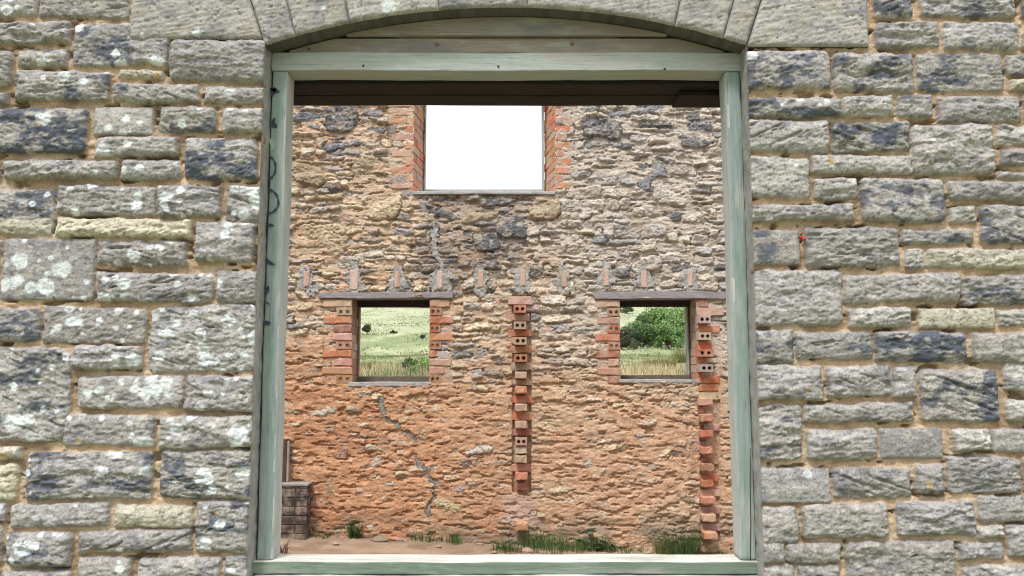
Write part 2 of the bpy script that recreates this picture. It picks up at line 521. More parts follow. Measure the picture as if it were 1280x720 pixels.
for (x0, x1, z0, z1, code, tr) in S:
    pad = .03
    i0, i1 = np.searchsorted(xs, [x0 - pad, x1 + pad]); k0, k1 = np.searchsorted(zs, [z0 - pad, z1 + pad])
    if i1 - i0 < 3 or k1 - k0 < 3: continue
    sl = (slice(k0, k1), slice(i0, i1))
    X, Z = XX[sl], ZZ[sl]
    smooth = 's' in code
    am = .35 if smooth else 1.0
    ux, uz = X + wx[sl] * am, Z + wz[sl] * am
    cx, cz, hx, hz = (x0+x1)/2, (z0+z1)/2, (x1-x0)/2, (z1-z0)/2
    tilt = rs.uniform(-.03, .03) * (0 if smooth else 1)
    uz = uz + tilt * (ux - cx)
    rd = min(hx, hz) * (.12 if smooth else rs.uniform(.14, .36))
    qx, qz = np.abs(ux - cx) - hx + rd, np.abs(uz - cz) - hz + rd
    d = -(np.sqrt(np.maximum(qx, 0)**2 + np.maximum(qz, 0)**2) + np.minimum(np.maximum(qx, qz), 0) - rd)
    o = rs.uniform(0, 80, 6)
    lx, lz = rs.uniform(.12, .24), rs.uniform(.045, .085)
    sh = rs.uniform(-.5, .5)
    n = fbm((X + Z*sh)/lx + o[0], (Z - X*.1*sh)/lz + o[1], 0, 4, .5)
    k = rs.uniform(3, 5)
    t = n * k
    led = (np.floor(t) + ss(.0, .35, t - np.floor(t))) / k
    ridg = 1 - np.abs(2 * fbm(X/.06 + o[2], Z/.028 + o[3], 0, 4) - 1)
    fine = fbm(X/.018 + o[4], Z/.010 + o[5], 0, 4)
    bulge = rs.uniform(.004, .010) if smooth else rs.uniform(.008, .024)
    rough = .006 if smooth else rs.uniform(.010, .044)
    g = 1 - np.exp(-np.maximum(d, 0) / .0045)
    g2 = 1 - np.exp(-np.maximum(d, 0) / rs.uniform(.009, .022))
    hs = -.010 + g * (.006 + rough * .5 * (led - .35) + rough * .32 * (n - .5) * 2 * g2 + rough * .34 * (ridg - .75) + .010 * (fine - .5) * (.5 if smooth else 1)) + bulge * g2
    if not smooth:
        kr = rs.uniform(.1, 1.1)
        bs_ = rs.uniform(-.45, .45)
        crev = ss(.66, .74, fbm((X + Z*.3)/.10 + o[3], (Z + X*bs_)/.017 + o[2], 0, 4, .55))
        hs = hs - g2 * (.013 * kr * crev) + g * .0055 * kr * (fbm((X + Z)/.09 + o[1], (Z + X*bs_)/.0095 + o[5], 0, 3, .6) - .5)
    m = ss(0, .003, d)
    H[sl] = H[sl] * (1 - m) + np.maximum(hs, H[sl] - .004) * m
    # colour of the stone itself
    base = np.array([.315, .298, .290]) * rs.uniform(.82, 1.16)
    base = base * (1 - (w := rs.uniform(0, .5))) + np.array([.345, .312, .27]) * w * rs.uniform(.85, 1.05)
    if 'p' in code: base = np.array([.395, .372, .342])
    if 'c' in code: base = np.array([.42, .385, .305])
    if 'C' in code: base = np.array([.50, .455, .34])
    c = base * (.62 + .76 * fbm(X/.034 + o[1], Z/.02 + o[2], 0, 5, .65))[..., None]
    bsl = rs.uniform(-.3, .3)
    bed_ = fbm((X + Z)/.10 + o[4], (Z + X*bsl + .01*(n-.5))/.0085 + o[0], 0, 4, .6)
    c = c * (.84 + .32 * bed_)[..., None]
    dk = .95 if 'D' in code else .85 if 'd' in code else (.0 if ('c' in code or 'C' in code) else .45)
    th = .43 if 'D' in code else .50 if 'd' in code else .58
    dm = ss(th, th + .14, fbm(X/.085 + o[3], Z/.05 + o[0], 0, 5, .6)) * dk
    c = mixc(c, np.array([.070, .080, .108]), dm)
    c = mixc(c, np.array([.47, .43, .35]), .55 * ss(.6, .72, fbm(X/.035 + o[5], Z/.018 + o[4], 0, 5, .65)))
    sp = ss(.62, .70, fbm(X/.012 + o[0], Z/.009 + o[3], 0, 3))
    c = mixc(c, np.array([.10, .098, .09]), sp * .55)
    # lichen rosettes
    nl = code.count('l')
    area = (x1 - x0) * (z1 - z0)
    cnt = int(rs.poisson({0: 1.5, 1: 120, 2: 230, 3: 330}[min(nl, 3)] * area + .1))
    wob = fbm(X/.014 + o[2], Z/.014 + o[1], 0, 4)
    wob2 = fbm(X/.05 + o[4], Z/.04 + o[1], 0, 3)
    for _ in range(cnt):
        lxp, lzp = rs.uniform(x0, x1), rs.uniform(z0, z1)
        R = rs.choice([.009, .014, .021, .030, .040], p=[.28, .30, .24, .13, .05])
        dd = np.sqrt((X - lxp)**2 + ((Z - lzp)*1.1)**2) / R + (wob - .5) * .75 + (wob2 - .5) * .35
        lm = 1 - ss(.75, 1.02, dd)
        ring = .80 + .2 * ss(.35, .8, dd) if rs.rand() < .5 else 1.0 - .15 * ss(.3, .9, dd)
        lc = np.array([.66, .69, .685]) * rs.uniform(.85, 1.1)
        c = c * (1 - (lm * rs.uniform(.72, .95))[..., None]) + (lc * (np.ones_like(dd) * ring * (.74 + .5 * wob))[..., None]) * (lm * .9)[..., None]
    if rs.rand() < .08:
        lxp, lzp = rs.uniform(x0, x1), rs.uniform(z0, z1)
        dd = np.sqrt((X - lxp)**2 + (Z - lzp)**2) / rs.uniform(.009, .018) + (wob - .5) * 2
        c = mixc(c, np.array([.42, .27, .11]), (1 - ss(.7, 1.05, dd)) * .8)
    CC[sl] = mixc(CC[sl], 0, m) + c * m[..., None]

XXc, ZZc = (XX[:-1, :-1] + XX[1:, 1:]) / 2, (ZZ[:-1, :-1] + ZZ[1:, 1:]) / 2
inside = (XXc > xL) & (XXc < xR) & (ZZc > zB)
circ = (XXc - xc)**2 + (ZZc - zc)**2 < (RAD + .04)**2
cut = inside & circ
front = thing("front_wall", (0, 0, 0), "grey lichen-spotted coursed stone wall framing the wide arched opening", "stone wall")
link("stonework", grid_mesh("stonework", XX, -H, ZZ, CC, ~cut, .004), M['stone'], front)
del XX, ZZ, H, CC, mcol, wx, wz, hole


# ---- arch stones: dressed blocks with thin joints
def dressed(name, fn, nu, nv, y_back, seed, base, size, parent, mat, lich=2):
    u, v = np.meshgrid(np.linspace(0, 1, nu), np.linspace(0, 1, nv))
    X, Z = fn(u, v)
    su, sv = size
    wob = (fbm(X/.05, Z/.05, seed, 3) - .5)
    d = np.minimum(np.minimum(u, 1-u) * su, np.minimum(v, 1-v) * sv)
    g = 1 - np.exp(-d / .005)
    tool = vn((X*1.5 + Z*.25)/.09, (Z - X*.18)/.0075, seed + 3)
    Hh = -.004 + g * (.016 + .006 * (fbm(X/.08, Z/.05, seed+1, 4) - .5) + .004 * (tool - .5) + .006*(fbm(X/.015, Z/.012, seed+2, 3)-.5)) - 0.006 * ss(.73, .80, fbm(X/.022, Z/.018, seed+5, 4))
    c = np.asarray(base) * (.74 + .52 * fbm(X/.035, Z/.03, seed+4, 5, .6))[..., None]
    c = mixc(c, np.array([.16, .16, .165]), .6 * ss(.54, .72, fbm(X/.11, Z/.07, seed+6, 5)))
    c = mixc(c, np.array([.12, .115, .105]), .6 * ss(.66, .74, fbm(X/.012, Z/.010, seed+7, 3)))
    c = mixc(c, np.array([.39, .35, .26]), .35 * ss(.58, .74, fbm(X/.07, Z/.09, seed+9, 4)))
    r = np.random.RandomState(seed)
    wb = fbm(X/.016, Z/.016, seed+8, 4)
    for _ in range(lich):
        lx, lz = X.ravel()[r.randint(X.size)], Z.ravel()[r.randint(X.size)]
        dd = np.hypot(X-lx, Z-lz) / r.choice([.012, .02, .035]) + (wb-.5)*1.5
        c = mixc(c, np.array([.55, .585, .565]), (1-ss(.7, 1.05, dd)) * .8)
    return link(name, grid_mesh(name, X, -Hh, Z, c, np.ones((nv-1, nu-1), bool), y_back, (.10, .092, .08)), mat, parent)  # dark side colour stands in for shade under the arch, plus grime


arch = link("arch", None, parent=front, origin=(xc, 0, apex))
RT = .40
def ang(px, py):
    q = P(px, py, 0)
    return math.atan2(q[0] - xc, q[2] - zc)
joints = [ang(325, 52), ang(369, 41), ang(437, 27), ang(549, 13), ang(659, 10), ang(842, 39), ang(902, 54), ang(936, 61)]
joints[0] = -math.asin(half / RAD); joints[-1] = math.asin(half / RAD)
for i in range(len(joints) - 1):
    a0, a1 = joints[i] + .00012, joints[i+1] - .00012
    def fn(u, v, a0=a0, a1=a1):
        a = a0 + (a1 - a0) * u
        rr = RAD + v * RT
        rr = rr + (1-v) * .004 * (vn(u * 9 + i * 3, v * 0, 2) - .5)
        return xc + np.sin(a) * rr, zc + np.cos(a) * rr
    w = (a1 - a0) * RAD
    b = random.choice([(.305, .287, .265), (.33, .31, .285), (.28, .268, .252)])
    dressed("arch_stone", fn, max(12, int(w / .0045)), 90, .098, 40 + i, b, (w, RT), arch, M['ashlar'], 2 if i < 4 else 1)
for (pa, pb, yb, sgn, sd) in ((ashlarL[0], None, 49, -1, 71), (None, ashlarR[1], 58, 1, 72)):
    zb = P(240 if sgn < 0 else 1010, yb, 0)[2]
    def fn(u, v, sgn=sgn, zb=zb):
        zz = zb + v * (apex + .30 - zb)
        aj = abs(joints[0])
        xin = xc + sgn * (math.sin(aj) * RAD + .0025 + (zz - (zc + math.cos(aj) * RAD)) * math.tan(aj))
        xin = np.where(zz < zc + math.cos(aj)*RAD, xc + sgn * (half + .004), xin)
        xo = ashlarL[0] if sgn < 0 else ashlarR[1]
        return (xo + (xin - xo) * u, zz) if sgn < 0 else (xin + (xo - xin) * u, zz)
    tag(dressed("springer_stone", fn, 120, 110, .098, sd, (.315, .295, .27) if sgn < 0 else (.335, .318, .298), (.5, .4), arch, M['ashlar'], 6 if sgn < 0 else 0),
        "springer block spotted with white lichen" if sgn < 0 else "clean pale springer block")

# ---- cement reveal of the opening, in front of and behind the timber frame, and the arch soffit
def strip(path, y0, y1, ny, seed, amp=.006):
    n = len(path)
    V, Q = [], []
    for j in range(ny + 1):
        y = y0 + (y1 - y0) * j / ny
        for i, (x, zz, nx, nz) in enumerate(path):
            w = float((fbm(np.array([[y/.03]]), np.array([[(x + zz*1.7)/.05]]), seed, 3)[0, 0] - .5) * amp * 2) if 0 < j else 0
            V.append((x + nx * w, y, zz + nz * w))
    for j in range(ny):
        for i in range(n - 1):
            a = j * n + i
            Q.append((a, a + 1, a + n + 1, a + n))
    return np_mesh("reveal", np.array(V), np.array(Q))


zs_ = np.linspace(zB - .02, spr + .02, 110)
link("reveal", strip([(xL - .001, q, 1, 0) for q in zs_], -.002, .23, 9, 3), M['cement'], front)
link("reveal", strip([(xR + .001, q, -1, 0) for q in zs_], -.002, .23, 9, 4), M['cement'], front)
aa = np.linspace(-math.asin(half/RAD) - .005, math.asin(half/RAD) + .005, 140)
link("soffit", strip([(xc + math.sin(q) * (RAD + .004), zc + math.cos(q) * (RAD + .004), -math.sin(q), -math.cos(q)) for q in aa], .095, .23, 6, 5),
     plain_mat('shaded_soffit_stone', (.05, .047, .042), (.12, .11, .095), 16, bs=.7, bd=.008), front)  # soffit colour darkened for shade and grime under the arch
# wall body behind the facing (inner leaf with a wider opening)
IN = .16
body = MB()
for (a, b, c, d) in ((-WX, xL - IN, WZB, WZT - .02), (xR + IN, WX, WZB, WZT - .02), (xL - IN, xR + IN, WZB, zB - .02), (xL - IN, xR + IN, apex + .06, WZT - .02)):
    body.hexa([(a, .232, c), (b, .232, c), (b, .232, d), (a, .232, d), (a, .52, c), (b, .52, c), (b, .52, d), (a, .52, d)], (.3, .25, .2))
for (a, b, c, d) in ((-WX, xL - .004, WZB, WZT - .02), (xR + .004, WX, WZB, WZT - .02), (xL - .004, xR + .004, WZB, zB - .03), (xL - .004, xR + .004, apex + .03, WZT - .02)):
    body.hexa([(a, .06, c), (b, .06, c), (b, .06, d), (a, .06, d), (a, .228, c), (b, .228, c), (b, .228, d), (a, .228, d)], (.3, .25, .2))
body.build("inner_leaf", M['core'], front)
# stone sill under the timber sill
zSb_ = P(640, 718, FY - .022)[2]
ss_me = box_mesh((xL + .004, -.024, zB - .17), (xR + .012, .25, zSb_ - .003), .010, 40, .004, 0, 3)
link("stone_sill", ss_me, plain_mat('pale_sill_stone', (.36, .35, .31), (.58, .57, .53), 14, bs=.5, bd=.006), front)
# dark lintel over the inner half of the opening
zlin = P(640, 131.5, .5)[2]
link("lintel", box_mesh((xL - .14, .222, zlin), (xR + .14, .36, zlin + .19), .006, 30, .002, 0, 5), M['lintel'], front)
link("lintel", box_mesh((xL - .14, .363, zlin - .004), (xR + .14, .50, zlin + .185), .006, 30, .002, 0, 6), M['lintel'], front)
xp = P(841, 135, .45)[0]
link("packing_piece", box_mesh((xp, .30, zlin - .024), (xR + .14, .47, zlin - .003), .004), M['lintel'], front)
# red plug in a gap on the right
rp = P(1003, 299, 0)
bm = bmesh.new()
bmesh.ops.create_cone(bm, segments=12, radius1=.008, radius2=.006, depth=.03, cap_ends=True, matrix=Matrix.Translation((rp[0], -.012, rp[2])) @ Matrix.Rotation(math.pi/2 + .5, 4, 'X'))
me = bpy.data.meshes.new("wall_plug"); bm.to_mesh(me); bm.free()
link("wall_plug", me, M['red'], front)

# ================================================================== TIMBER FRAME
frame = thing("timber_frame", (xc, FY, zB), "pale green weathered timber frame with graffiti marks fixed in the arched opening", "window frame")
zHt, zHb = P(640, 66, FY)[2], P(640, 88.5, FY)[2]
zSt, zSb = P(640, 702.5, FY - .022)[2], P(640, 718, FY - .022)[2]
fxL, fxR = P(331.2, 380, FY)[0], P(935, 380, FY)[0]
fw = .064
hd = link("head_beam", box_mesh((fxL - .004, FY - .004, zHb), (fxR + .006, FY + .115, zHt), .004, 40, .0025, 0, 1), M['frame_x'], frame)
sill = link("sill", box_mesh((fxL - .012, FY - .022, zSb), (fxR + .012, FY + .118, zSt), .005, 40, .0025, 0, 2), [M['sill_face'], M['sill_top']], frame)
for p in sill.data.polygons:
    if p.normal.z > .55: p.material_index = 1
jl = link("jamb", box_mesh((fxL, FY, zSt + .0015), (fxL + fw, FY + .11, zHb - .0015), .006, 40, .0025, 2, 3), M['frame_z'], frame)
jr = link("jamb", box_mesh((fxR - fw, FY, zSt + .0015), (fxR, FY + .11, zHb - .0015), .012, 40, .0025, 2, 4), M['frame_z'], frame)
M['frame_in'] = paint_mat('pale_paint_on_post_side', 2, (.43, .455, .43), (.46, .45, .42), .45, .9, green=(.33, .38, .34))
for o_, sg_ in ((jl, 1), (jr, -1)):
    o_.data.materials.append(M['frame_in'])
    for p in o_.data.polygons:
        if p.normal.x * sg_ > .35: p.material_index = 1  # inner side faces of the posts get the paler paint
jl["label"] = "post with black spray-painted graffiti marks"


def board(name, y0, y1, z0, z1, seed):
    """board under the arch, its upper corners sawn to the curve"""
    bm = bmesh.new()
    Rr = RAD - .004
    xsb = np.linspace(fxL, fxR, 90)
    pts = []
    for x in xsb:
        t = min(z1, zc + math.sqrt(max(Rr**2 - (x - xc)**2, 0)))
        if t - z0 > .003: pts.append((x, t))
    lo = [bm.verts.new((x, y0, z0 + .001*math.sin(x*7+seed))) for x, t in pts]
    hi = [bm.verts.new((x, y0, t)) for x, t in pts]
    lo2 = [bm.verts.new((x, y1, z0)) for x, t in pts]
    hi2 = [bm.verts.new((x, y1, t)) for x, t in pts]
    n = len(pts)
    for i in range(n-1):
        bm.faces.new((lo[i], lo[i+1], hi[i+1], hi[i])); bm.faces.new((hi[i], hi[i+1], hi2[i+1], hi2[i]))
        bm.faces.new((lo[i+1], lo[i], lo2[i], lo2[i+1])); bm.faces.new((hi2[i], hi2[i+1], lo2[i+1], lo2[i]))
    bm.faces.new((lo[0], hi[0], hi2[0], lo2[0])); bm.faces.new((hi[-1], lo[-1], lo2[-1], hi2[-1]))
    me = bpy.data.meshes.new(name); bm.to_mesh(me); bm.free()
    return me


zb1 = P(640, 47, FY)[2]
lb = link("filler_board", board("filler_board", FY + .004, FY + .04, zHt + .002, zb1 - .003, 1), M['board'], frame)
ub = link("filler_board", board("filler_board", FY - .016, FY + .003, zb1 + .003, apex, 4), M['board'], frame)
lb["label"] = "lower bare plank with a knot, resting on the head beam"
ub["label"] = "upper plank sawn to the curve of the arch"


def disc(px, py, Y, r, name, mat, parent, depth=.004):
    q = P(px, py, Y)
    bm = bmesh.new()
    bmesh.ops.create_cone(bm, segments=10, radius1=r, radius2=r*.8, depth=depth, cap_ends=True,
                          matrix=Matrix.Translation((q[0], Y, q[2])) @ Matrix.Rotation(math.pi/2, 4, 'X'))
    me = bpy.data.meshes.new(name); bm.to_mesh(me); bm.free()
    return link(name, me, mat, parent)


for (px, py) in ((386, 61), (454, 82), (623, 83), (831, 86)): disc(px, py, FY - (.005 if py > 62 else -.003), .0055, "nail", M['nail'], hd if py > 62 else lb)
for (px, py) in ((546, 55.5), (715, 55)): disc(px, py, FY + .003, .010, "knot", plain_mat('wood_knot', (.10, .06, .035), (.2, .13, .08), 50, bs=.2, bd=.001), lb)
for (px, py) in ((909, 597), (911, 515), (914, 686)): disc(px, py, FY, .0055, "nail", M['nail'], jr)
# splash of bare wood on the head's right end, drying cracks in the posts
def ribbon(bm, pts, Y, th=.0012, wk=1.0):
    """pts: px, py, half width px on plane Y"""
    c = [P(a, b, Y) for a, b, w in pts]
    pts = [(a, b, w * wk) for a, b, w in pts]
    k = (Y - CAM[1]) / F
    L = []
    for i, q in enumerate(c):
        a, b = c[max(0, i-1)], c[min(len(c)-1, i+1)]
        t = np.array([b[0]-a[0], b[2]-a[2]]); t = t / (np.linalg.norm(t) + 1e-9)
        nn = np.array([-t[1], t[0]]) * pts[i][2] * k
        L.append([(q[0]+nn[0], Y-th, q[2]+nn[1]), (q[0]-nn[0], Y-th, q[2]-nn[1]), (q[0]-nn[0], Y, q[2]-nn[1]), (q[0]+nn[0], Y, q[2]+nn[1])])
    vs = [[bm.verts.new(v) for v in l] for l in L]
    for i in range(len(vs)-1):
        for k2 in range(4):
            b2 = (k2+1) % 4
            bm.faces.new((vs[i][k2], vs[i][b2], vs[i+1][b2], vs[i+1][k2]))
    bm.faces.new(vs[0]); bm.faces.new(vs[-1])


def ribbons(name, lst, Y, mat, parent, label=None, wk=1.0):
    bm = bmesh.new()
    for pts in lst: ribbon(bm, pts, Y, wk=wk)
    bmesh.ops.recalc_face_normals(bm, faces=bm.faces)
    me = bpy.data.meshes.new(name); bm.to_mesh(me); bm.free()
    o = link(name, me, mat, parent)
    if label: o["label"] = label
    return o


def arc(cx, cy, rx, ry, t0, t1, w, n=18, xmin=0):
    out = []
    for i in range(n+1):
        t = math.radians(t0 + (t1-t0)*i/n)
        out.append((max(cx + rx*math.cos(t), xmin), cy + ry*math.sin(t), w * (.75 + .35*math.sin(i*1.3))))
    return out


gy = FY - .0034
marks = [
    [(337.5, 123, .4), (339.5, 118, 1.6), (341.5, 113, 2.6), (344, 114, 2.2), (349.5, 114.6, .3)], [(338, 111, .6), (342, 111.5, 2.0), (345, 113.5, 1.6)],
    [(337, 156, 1.2), (340.5, 155.5, 1.8), (343.5, 157, 2.2), (346.5, 159.5, .4)], [(341, 153, 1.4), (342.8, 149.5, 1.0), (344, 147.3, .3)],
    arc(336, 209.5, 8.5, 13.5, -75, 88, .95, xmin=334.5), arc(334.5, 252, 13.5, 15, -82, 95, .95, 22, xmin=333),
    [(333, 281.5, .9), (338, 281.3, 1.3), (342.5, 281.8, .4)],
    [(331.5, 324, 1.4), (335, 327, 1.6), (339, 329.2, 1.2), (343.5, 331, .3)],
    [(331.5, 368, .9), (333.5, 363, 1.9), (335.8, 357.5, .5)], [(331, 377, .4), (335, 379, .5), (338, 381.5, .2)],
    [(328.5, 404, 1.1), (333, 403.6, 1.9), (338.2, 404, .8)],
]
for k, grp in enumerate(([0, 1], [2, 3], [4], [5], [6], [7], [8], [9], [10])):
    ribbons("graffiti", [marks[g] for g in grp], gy - .0002 * (k % 2), M['spray'], jl, wk=1.6)
ribbons("paint_smudge", [[(337, 173, .4), (339, 176, 2.5), (341, 181, 3.2), (340, 186, 2), (338, 189, .4)]], gy + .0008, M['mist'], jl)
ribbons("shrinkage_crack", [[(938.5, 560, .2), (937.5, 600, .5), (938.5, 650, .6), (938, 700, .4)]], FY - .0026, M['gap'], jr)

# ================================================================== BACK WALL
BY = 4.0
def B(px, py): return P(px, py, BY)
BX, BZT, BZB = 5.8, 4.6, -.45
Lw = dict(x0=B(438.5, 430)[0], x1=B(537, 430)[0], z0=B(490, 480)[2], z1=B(490, 372.5)[2])
Rw = dict(x0=B(775, 430)[0], x1=B(872, 430)[0], z0=B(820, 476.5)[2], z1=B(820, 373)[2])
Uw = dict(x0=B(517, 200)[0], x1=B(694, 200)[0], z0=B(600, 240)[2], z1=B(600, 60)[2])
bx0, bx1 = B(300, 400)[0] - .15, B(960, 400)[0] + .15
SB = .0066
keyx = [w[k] for w in (Lw, Rw, Uw) for k in ('x0', 'x1')]; keyz = [w[k] for w in (Lw, Rw, Uw) for k in ('z0', 'z1')]


def axis(fine0, fine1, lo, hi, keys, fs, cs):
    a = np.concatenate([np.arange(lo, fine0, cs), np.arange(fine0, fine1, fs), np.arange(fine1, hi, cs)])
    for k in keys:
        i = np.argmin(np.abs(a - k)); a[i] = k
    return np.unique(np.round(a, 6))


xs = axis(bx0, bx1, -BX, BX, keyx, SB, .017)
zs = axis(-.3, B(640, 100)[2], BZB, BZT, keyz, SB, .017)
XX, ZZ = np.meshgrid(xs, zs)
PX, PY = proj(XX, BY, ZZ)
w1 = (fbm(XX/.16, ZZ/.10, 31, 4) - .5); w2 = (fbm(XX/.14, ZZ/.12, 32, 4) - .5)
w3, w4 = fbm(XX/.045, ZZ/.035, 34, 3) - .5, fbm(XX/.05, ZZ/.035, 35, 3) - .5
UX = XX + w1 * .07 + w3 * .035
UZ = ZZ + w2 * .034 + w4 * .026 + .03 * (vn(XX/.5, ZZ/.5, 33) - .5)
rb = np.random.RandomState(77)
D = np.full(XX.shape, -1.0); SID = np.zeros(XX.shape, int)
attrs = [(0,)*10]
zb_ = BZB - .1
while zb_ < BZT + .1:                          # bands of blocks, every block coursed on its own: random rubble
    bh = rb.uniform(.16, .42)
    xb_ = -BX - rb.uniform(.1, .5)
    while xb_ < BX + .1:
        bw_ = rb.uniform(.28, .85)
        i0, i1 = np.searchsorted(xs, [xb_ - .08, xb_ + bw_ + .08]); k0, k1 = np.searchsorted(zs, [zb_ - .09, zb_ + bh + .09])
        if i1 - i0 > 2 and k1 - k0 > 2:
            sl = (slice(k0, k1), slice(i0, i1))
            ux, uz = UX[sl], UZ[sl]
            Dn, Sn = D[sl], SID[sl]
            slope = rb.uniform(-.06, .06)
            uzs = uz + slope * (ux - xb_ - bw_/2)
            zr = zb_
            while zr < zb_ + bh - .001:
                h = rb.choice([.032, .045, .055, .07, .09, .12], p=[.07, .18, .22, .23, .19, .11])
                if zb_ + bh - zr - h < .03: h = zb_ + bh - zr
                xc_ = xb_
                while xc_ < xb_ + bw_ - .001:
                    w = rb.uniform(.07, .26) * (1.25 if h < .06 else 1)
                    if xb_ + bw_ - xc_ - w < .07: w = xb_ + bw_ - xc_
                    lo_, hi_ = (uz >= zb_) if zr == zb_ else (uzs >= zr), (uz < zb_ + bh) if zr + h > zb_ + bh - .001 else (uzs < zr + h)
                    m = (ux >= xc_) & (ux < xc_ + w) & lo_ & hi_
                    if m.any():
                        hx, hz = w/2, h/2
                        rd = min(hx, hz) * rb.uniform(.3, .95)
                        px_, pz_ = np.abs(ux[m] - xc_ - hx) - hx, np.abs(uzs[m] - zr - hz + rb.uniform(-.15, .15) * (ux[m] - xc_ - hx) * h / w) - hz
                        qx, qz = px_ + rd, pz_ + rd
                        Dn[m] = -(np.hypot(np.maximum(qx, 0), np.maximum(qz, 0)) + np.minimum(np.maximum(qx, qz), 0) - rd) - rb.uniform(0, .004)
                        attrs.append(tuple(rb.rand(8)) + (xc_ + hx, zr + hz)); Sn[m] = len(attrs) - 1
                    xc_ += w
                zr += h
            D[sl], SID[sl] = Dn, Sn
        xb_ += bw_
    zb_ += bh
# some big stones that break the courses (outline boxes in the photo's own place on the wall): x0,y0,x1,y1, kind
big = [(405, 129, 447, 166, 'k'), (726, 147, 778, 173, 'k'), (365, 280, 432, 322, 'o'), (405, 320, 455, 338, 'p'), (592, 292, 626, 314, 'k'), (575, 252, 622, 278, 'b'),
       (795, 198, 835, 240, 'g'), (815, 222, 862, 258, 'p'), (365, 205, 405, 232, 'b'), (440, 195, 480, 236, 'b'), (458, 240, 500, 275, 'o'), (622, 268, 660, 300, 'k'),
       (541, 256, 580, 274, 'k'), (600, 243, 655, 256, 'k'), (535, 243, 582, 252, 'k'), (560, 286, 590, 298, 'k'), (588, 324, 625, 336, 'k'), (760, 128, 830, 144, 'g'),
       (664, 250, 700, 275, 'b'), (368, 140, 403, 152, 'g'), (405, 175, 450, 186, 'g'), (452, 137, 482, 146, 'g'), (445, 158, 482, 167, 'g'), (790, 258, 830, 272, 'p'),
       (355, 455, 372, 490, 'b'), (395, 556, 436, 572, 'g'), (405, 596, 442, 640, 'b'), (445, 565, 478, 585, 'p'), (580, 548, 618, 568, 'p'), (543, 612, 575, 640, 'y'),
       (485, 540, 515, 558, 'p'), (730, 530, 760, 545, 'g'), (786, 535, 822, 548, 'g'), (780, 655, 830, 680, 'b'), (708, 570, 740, 586, 'p'), (668, 527, 705, 540, 'y'),
       (380, 505, 420, 520, 'p'), (610, 640, 640, 655, 'b'), (790, 320, 826, 340, 'p'), (735, 296, 760, 306, 'g'), (860, 152, 890, 172, 'g'), (850, 165, 893, 185, 'k')]
BK = {}
WXs = (fbm(XX/.07, ZZ/.06, 37, 3) - .5) * .06; WZs = (fbm(XX/.07, ZZ/.06, 38, 3) - .5) * .045
for (a, b, c, d, kind) in big:
    p, q = B(a, b), B(c, d)
    cx, cz, hx, hz = (p[0]+q[0])/2, (p[2]+q[2])/2, (q[0]-p[0])/2, (p[2]-q[2])/2
    i0, i1 = np.searchsorted(xs, [p[0]-.06, q[0]+.06]); k0, k1 = np.searchsorted(zs, [q[2]-.06, p[2]+.06])
    sl = (slice(k0, k1), slice(i0, i1))
    rd = min(hx, hz) * .7
    uxx = XX[sl] + WXs[sl]; uzz = ZZ[sl] + WZs[sl] + rb.uniform(-.2, .2) * (XX[sl] - cx)
    qx, qz = np.abs(uxx - cx) - hx + rd, np.abs(uzz - cz) - hz + rd
    d = -(np.hypot(np.maximum(qx, 0), np.maximum(qz, 0)) + np.minimum(np.maximum(qx, qz), 0) - rd)
    # neighbours give way to the big stone
    D[sl] = np.minimum(D[sl], -d - .004)
    m = d > -.004
    attrs.append(tuple(rb.rand(8)) + (cx, cz)); BK[len(attrs)-1] = kind
    Dn, Sn = D[sl], SID[sl]
    Dn[m] = d[m]; Sn[m] = len(attrs) - 1
    D[sl], SID[sl] = Dn, Sn
A = np.array(attrs)
a = A[SID]                                     # ny nx 8
fine = fbm(XX/.022, ZZ/.014, 41, 4)
med = fbm(XX/.09 + SID * 3.1, ZZ/.045 + SID * 1.7, 42, 4)
lowz = fbm(XX/.6, ZZ/.35, 43, 3) - .5
yb = PY + lowz * 110                           # height zones of the wall with an uneven border
low = ss(385, 530, yb)                         # 0 at the upper storey, 1 at the bottom
leftw = ss(760, 480, PX + lowz * 200)
prof = 1 - np.exp(-np.maximum(D, 0) / .005)
tiltv = np.clip((a[..., 6] - .5) * .5 * (XX - a[..., 8]) + (a[..., 7] - .62) * .9 * (ZZ - a[..., 9]), -.016, .016)
ang_ = 1 - np.abs(2 * fbm(XX/.07 + SID * 2.3, ZZ/.05 + SID * 1.1, 40, 3) - 1)
hs = -.022 + prof * (.010 + .036 * a[..., 0] * (1 - .3 * low)) + prof * (tiltv + .016 * (med - .5) + .018 * (ang_ - .75)) + .011 * (fine - .5)
tt = med * 5
hs = hs + prof * .010 * (ss(0, .3, tt - np.floor(tt)) - .5)
hs = np.where(D > 0, hs, -.022 + .012 * (fine - .5))
hm = -.008 + .020 * (fbm(XX/.22, ZZ/.12, 44, 4) - .5) * 2 + .022 * (fbm(XX/.05, ZZ/.022, 45, 5) - .5) + .030 * low + .007 * (1 - low)
gap = ss(.57, .66, fbm(XX/.10, ZZ/.030, 46, 4)) * (1 - .55 * low)
hm = hm - .038 * gap - low * (.006 + .35 * (hm - .02))
H = np.maximum(hs, hm)
stone_m = ss(-.003, .003, hs - hm) * (D > 0)
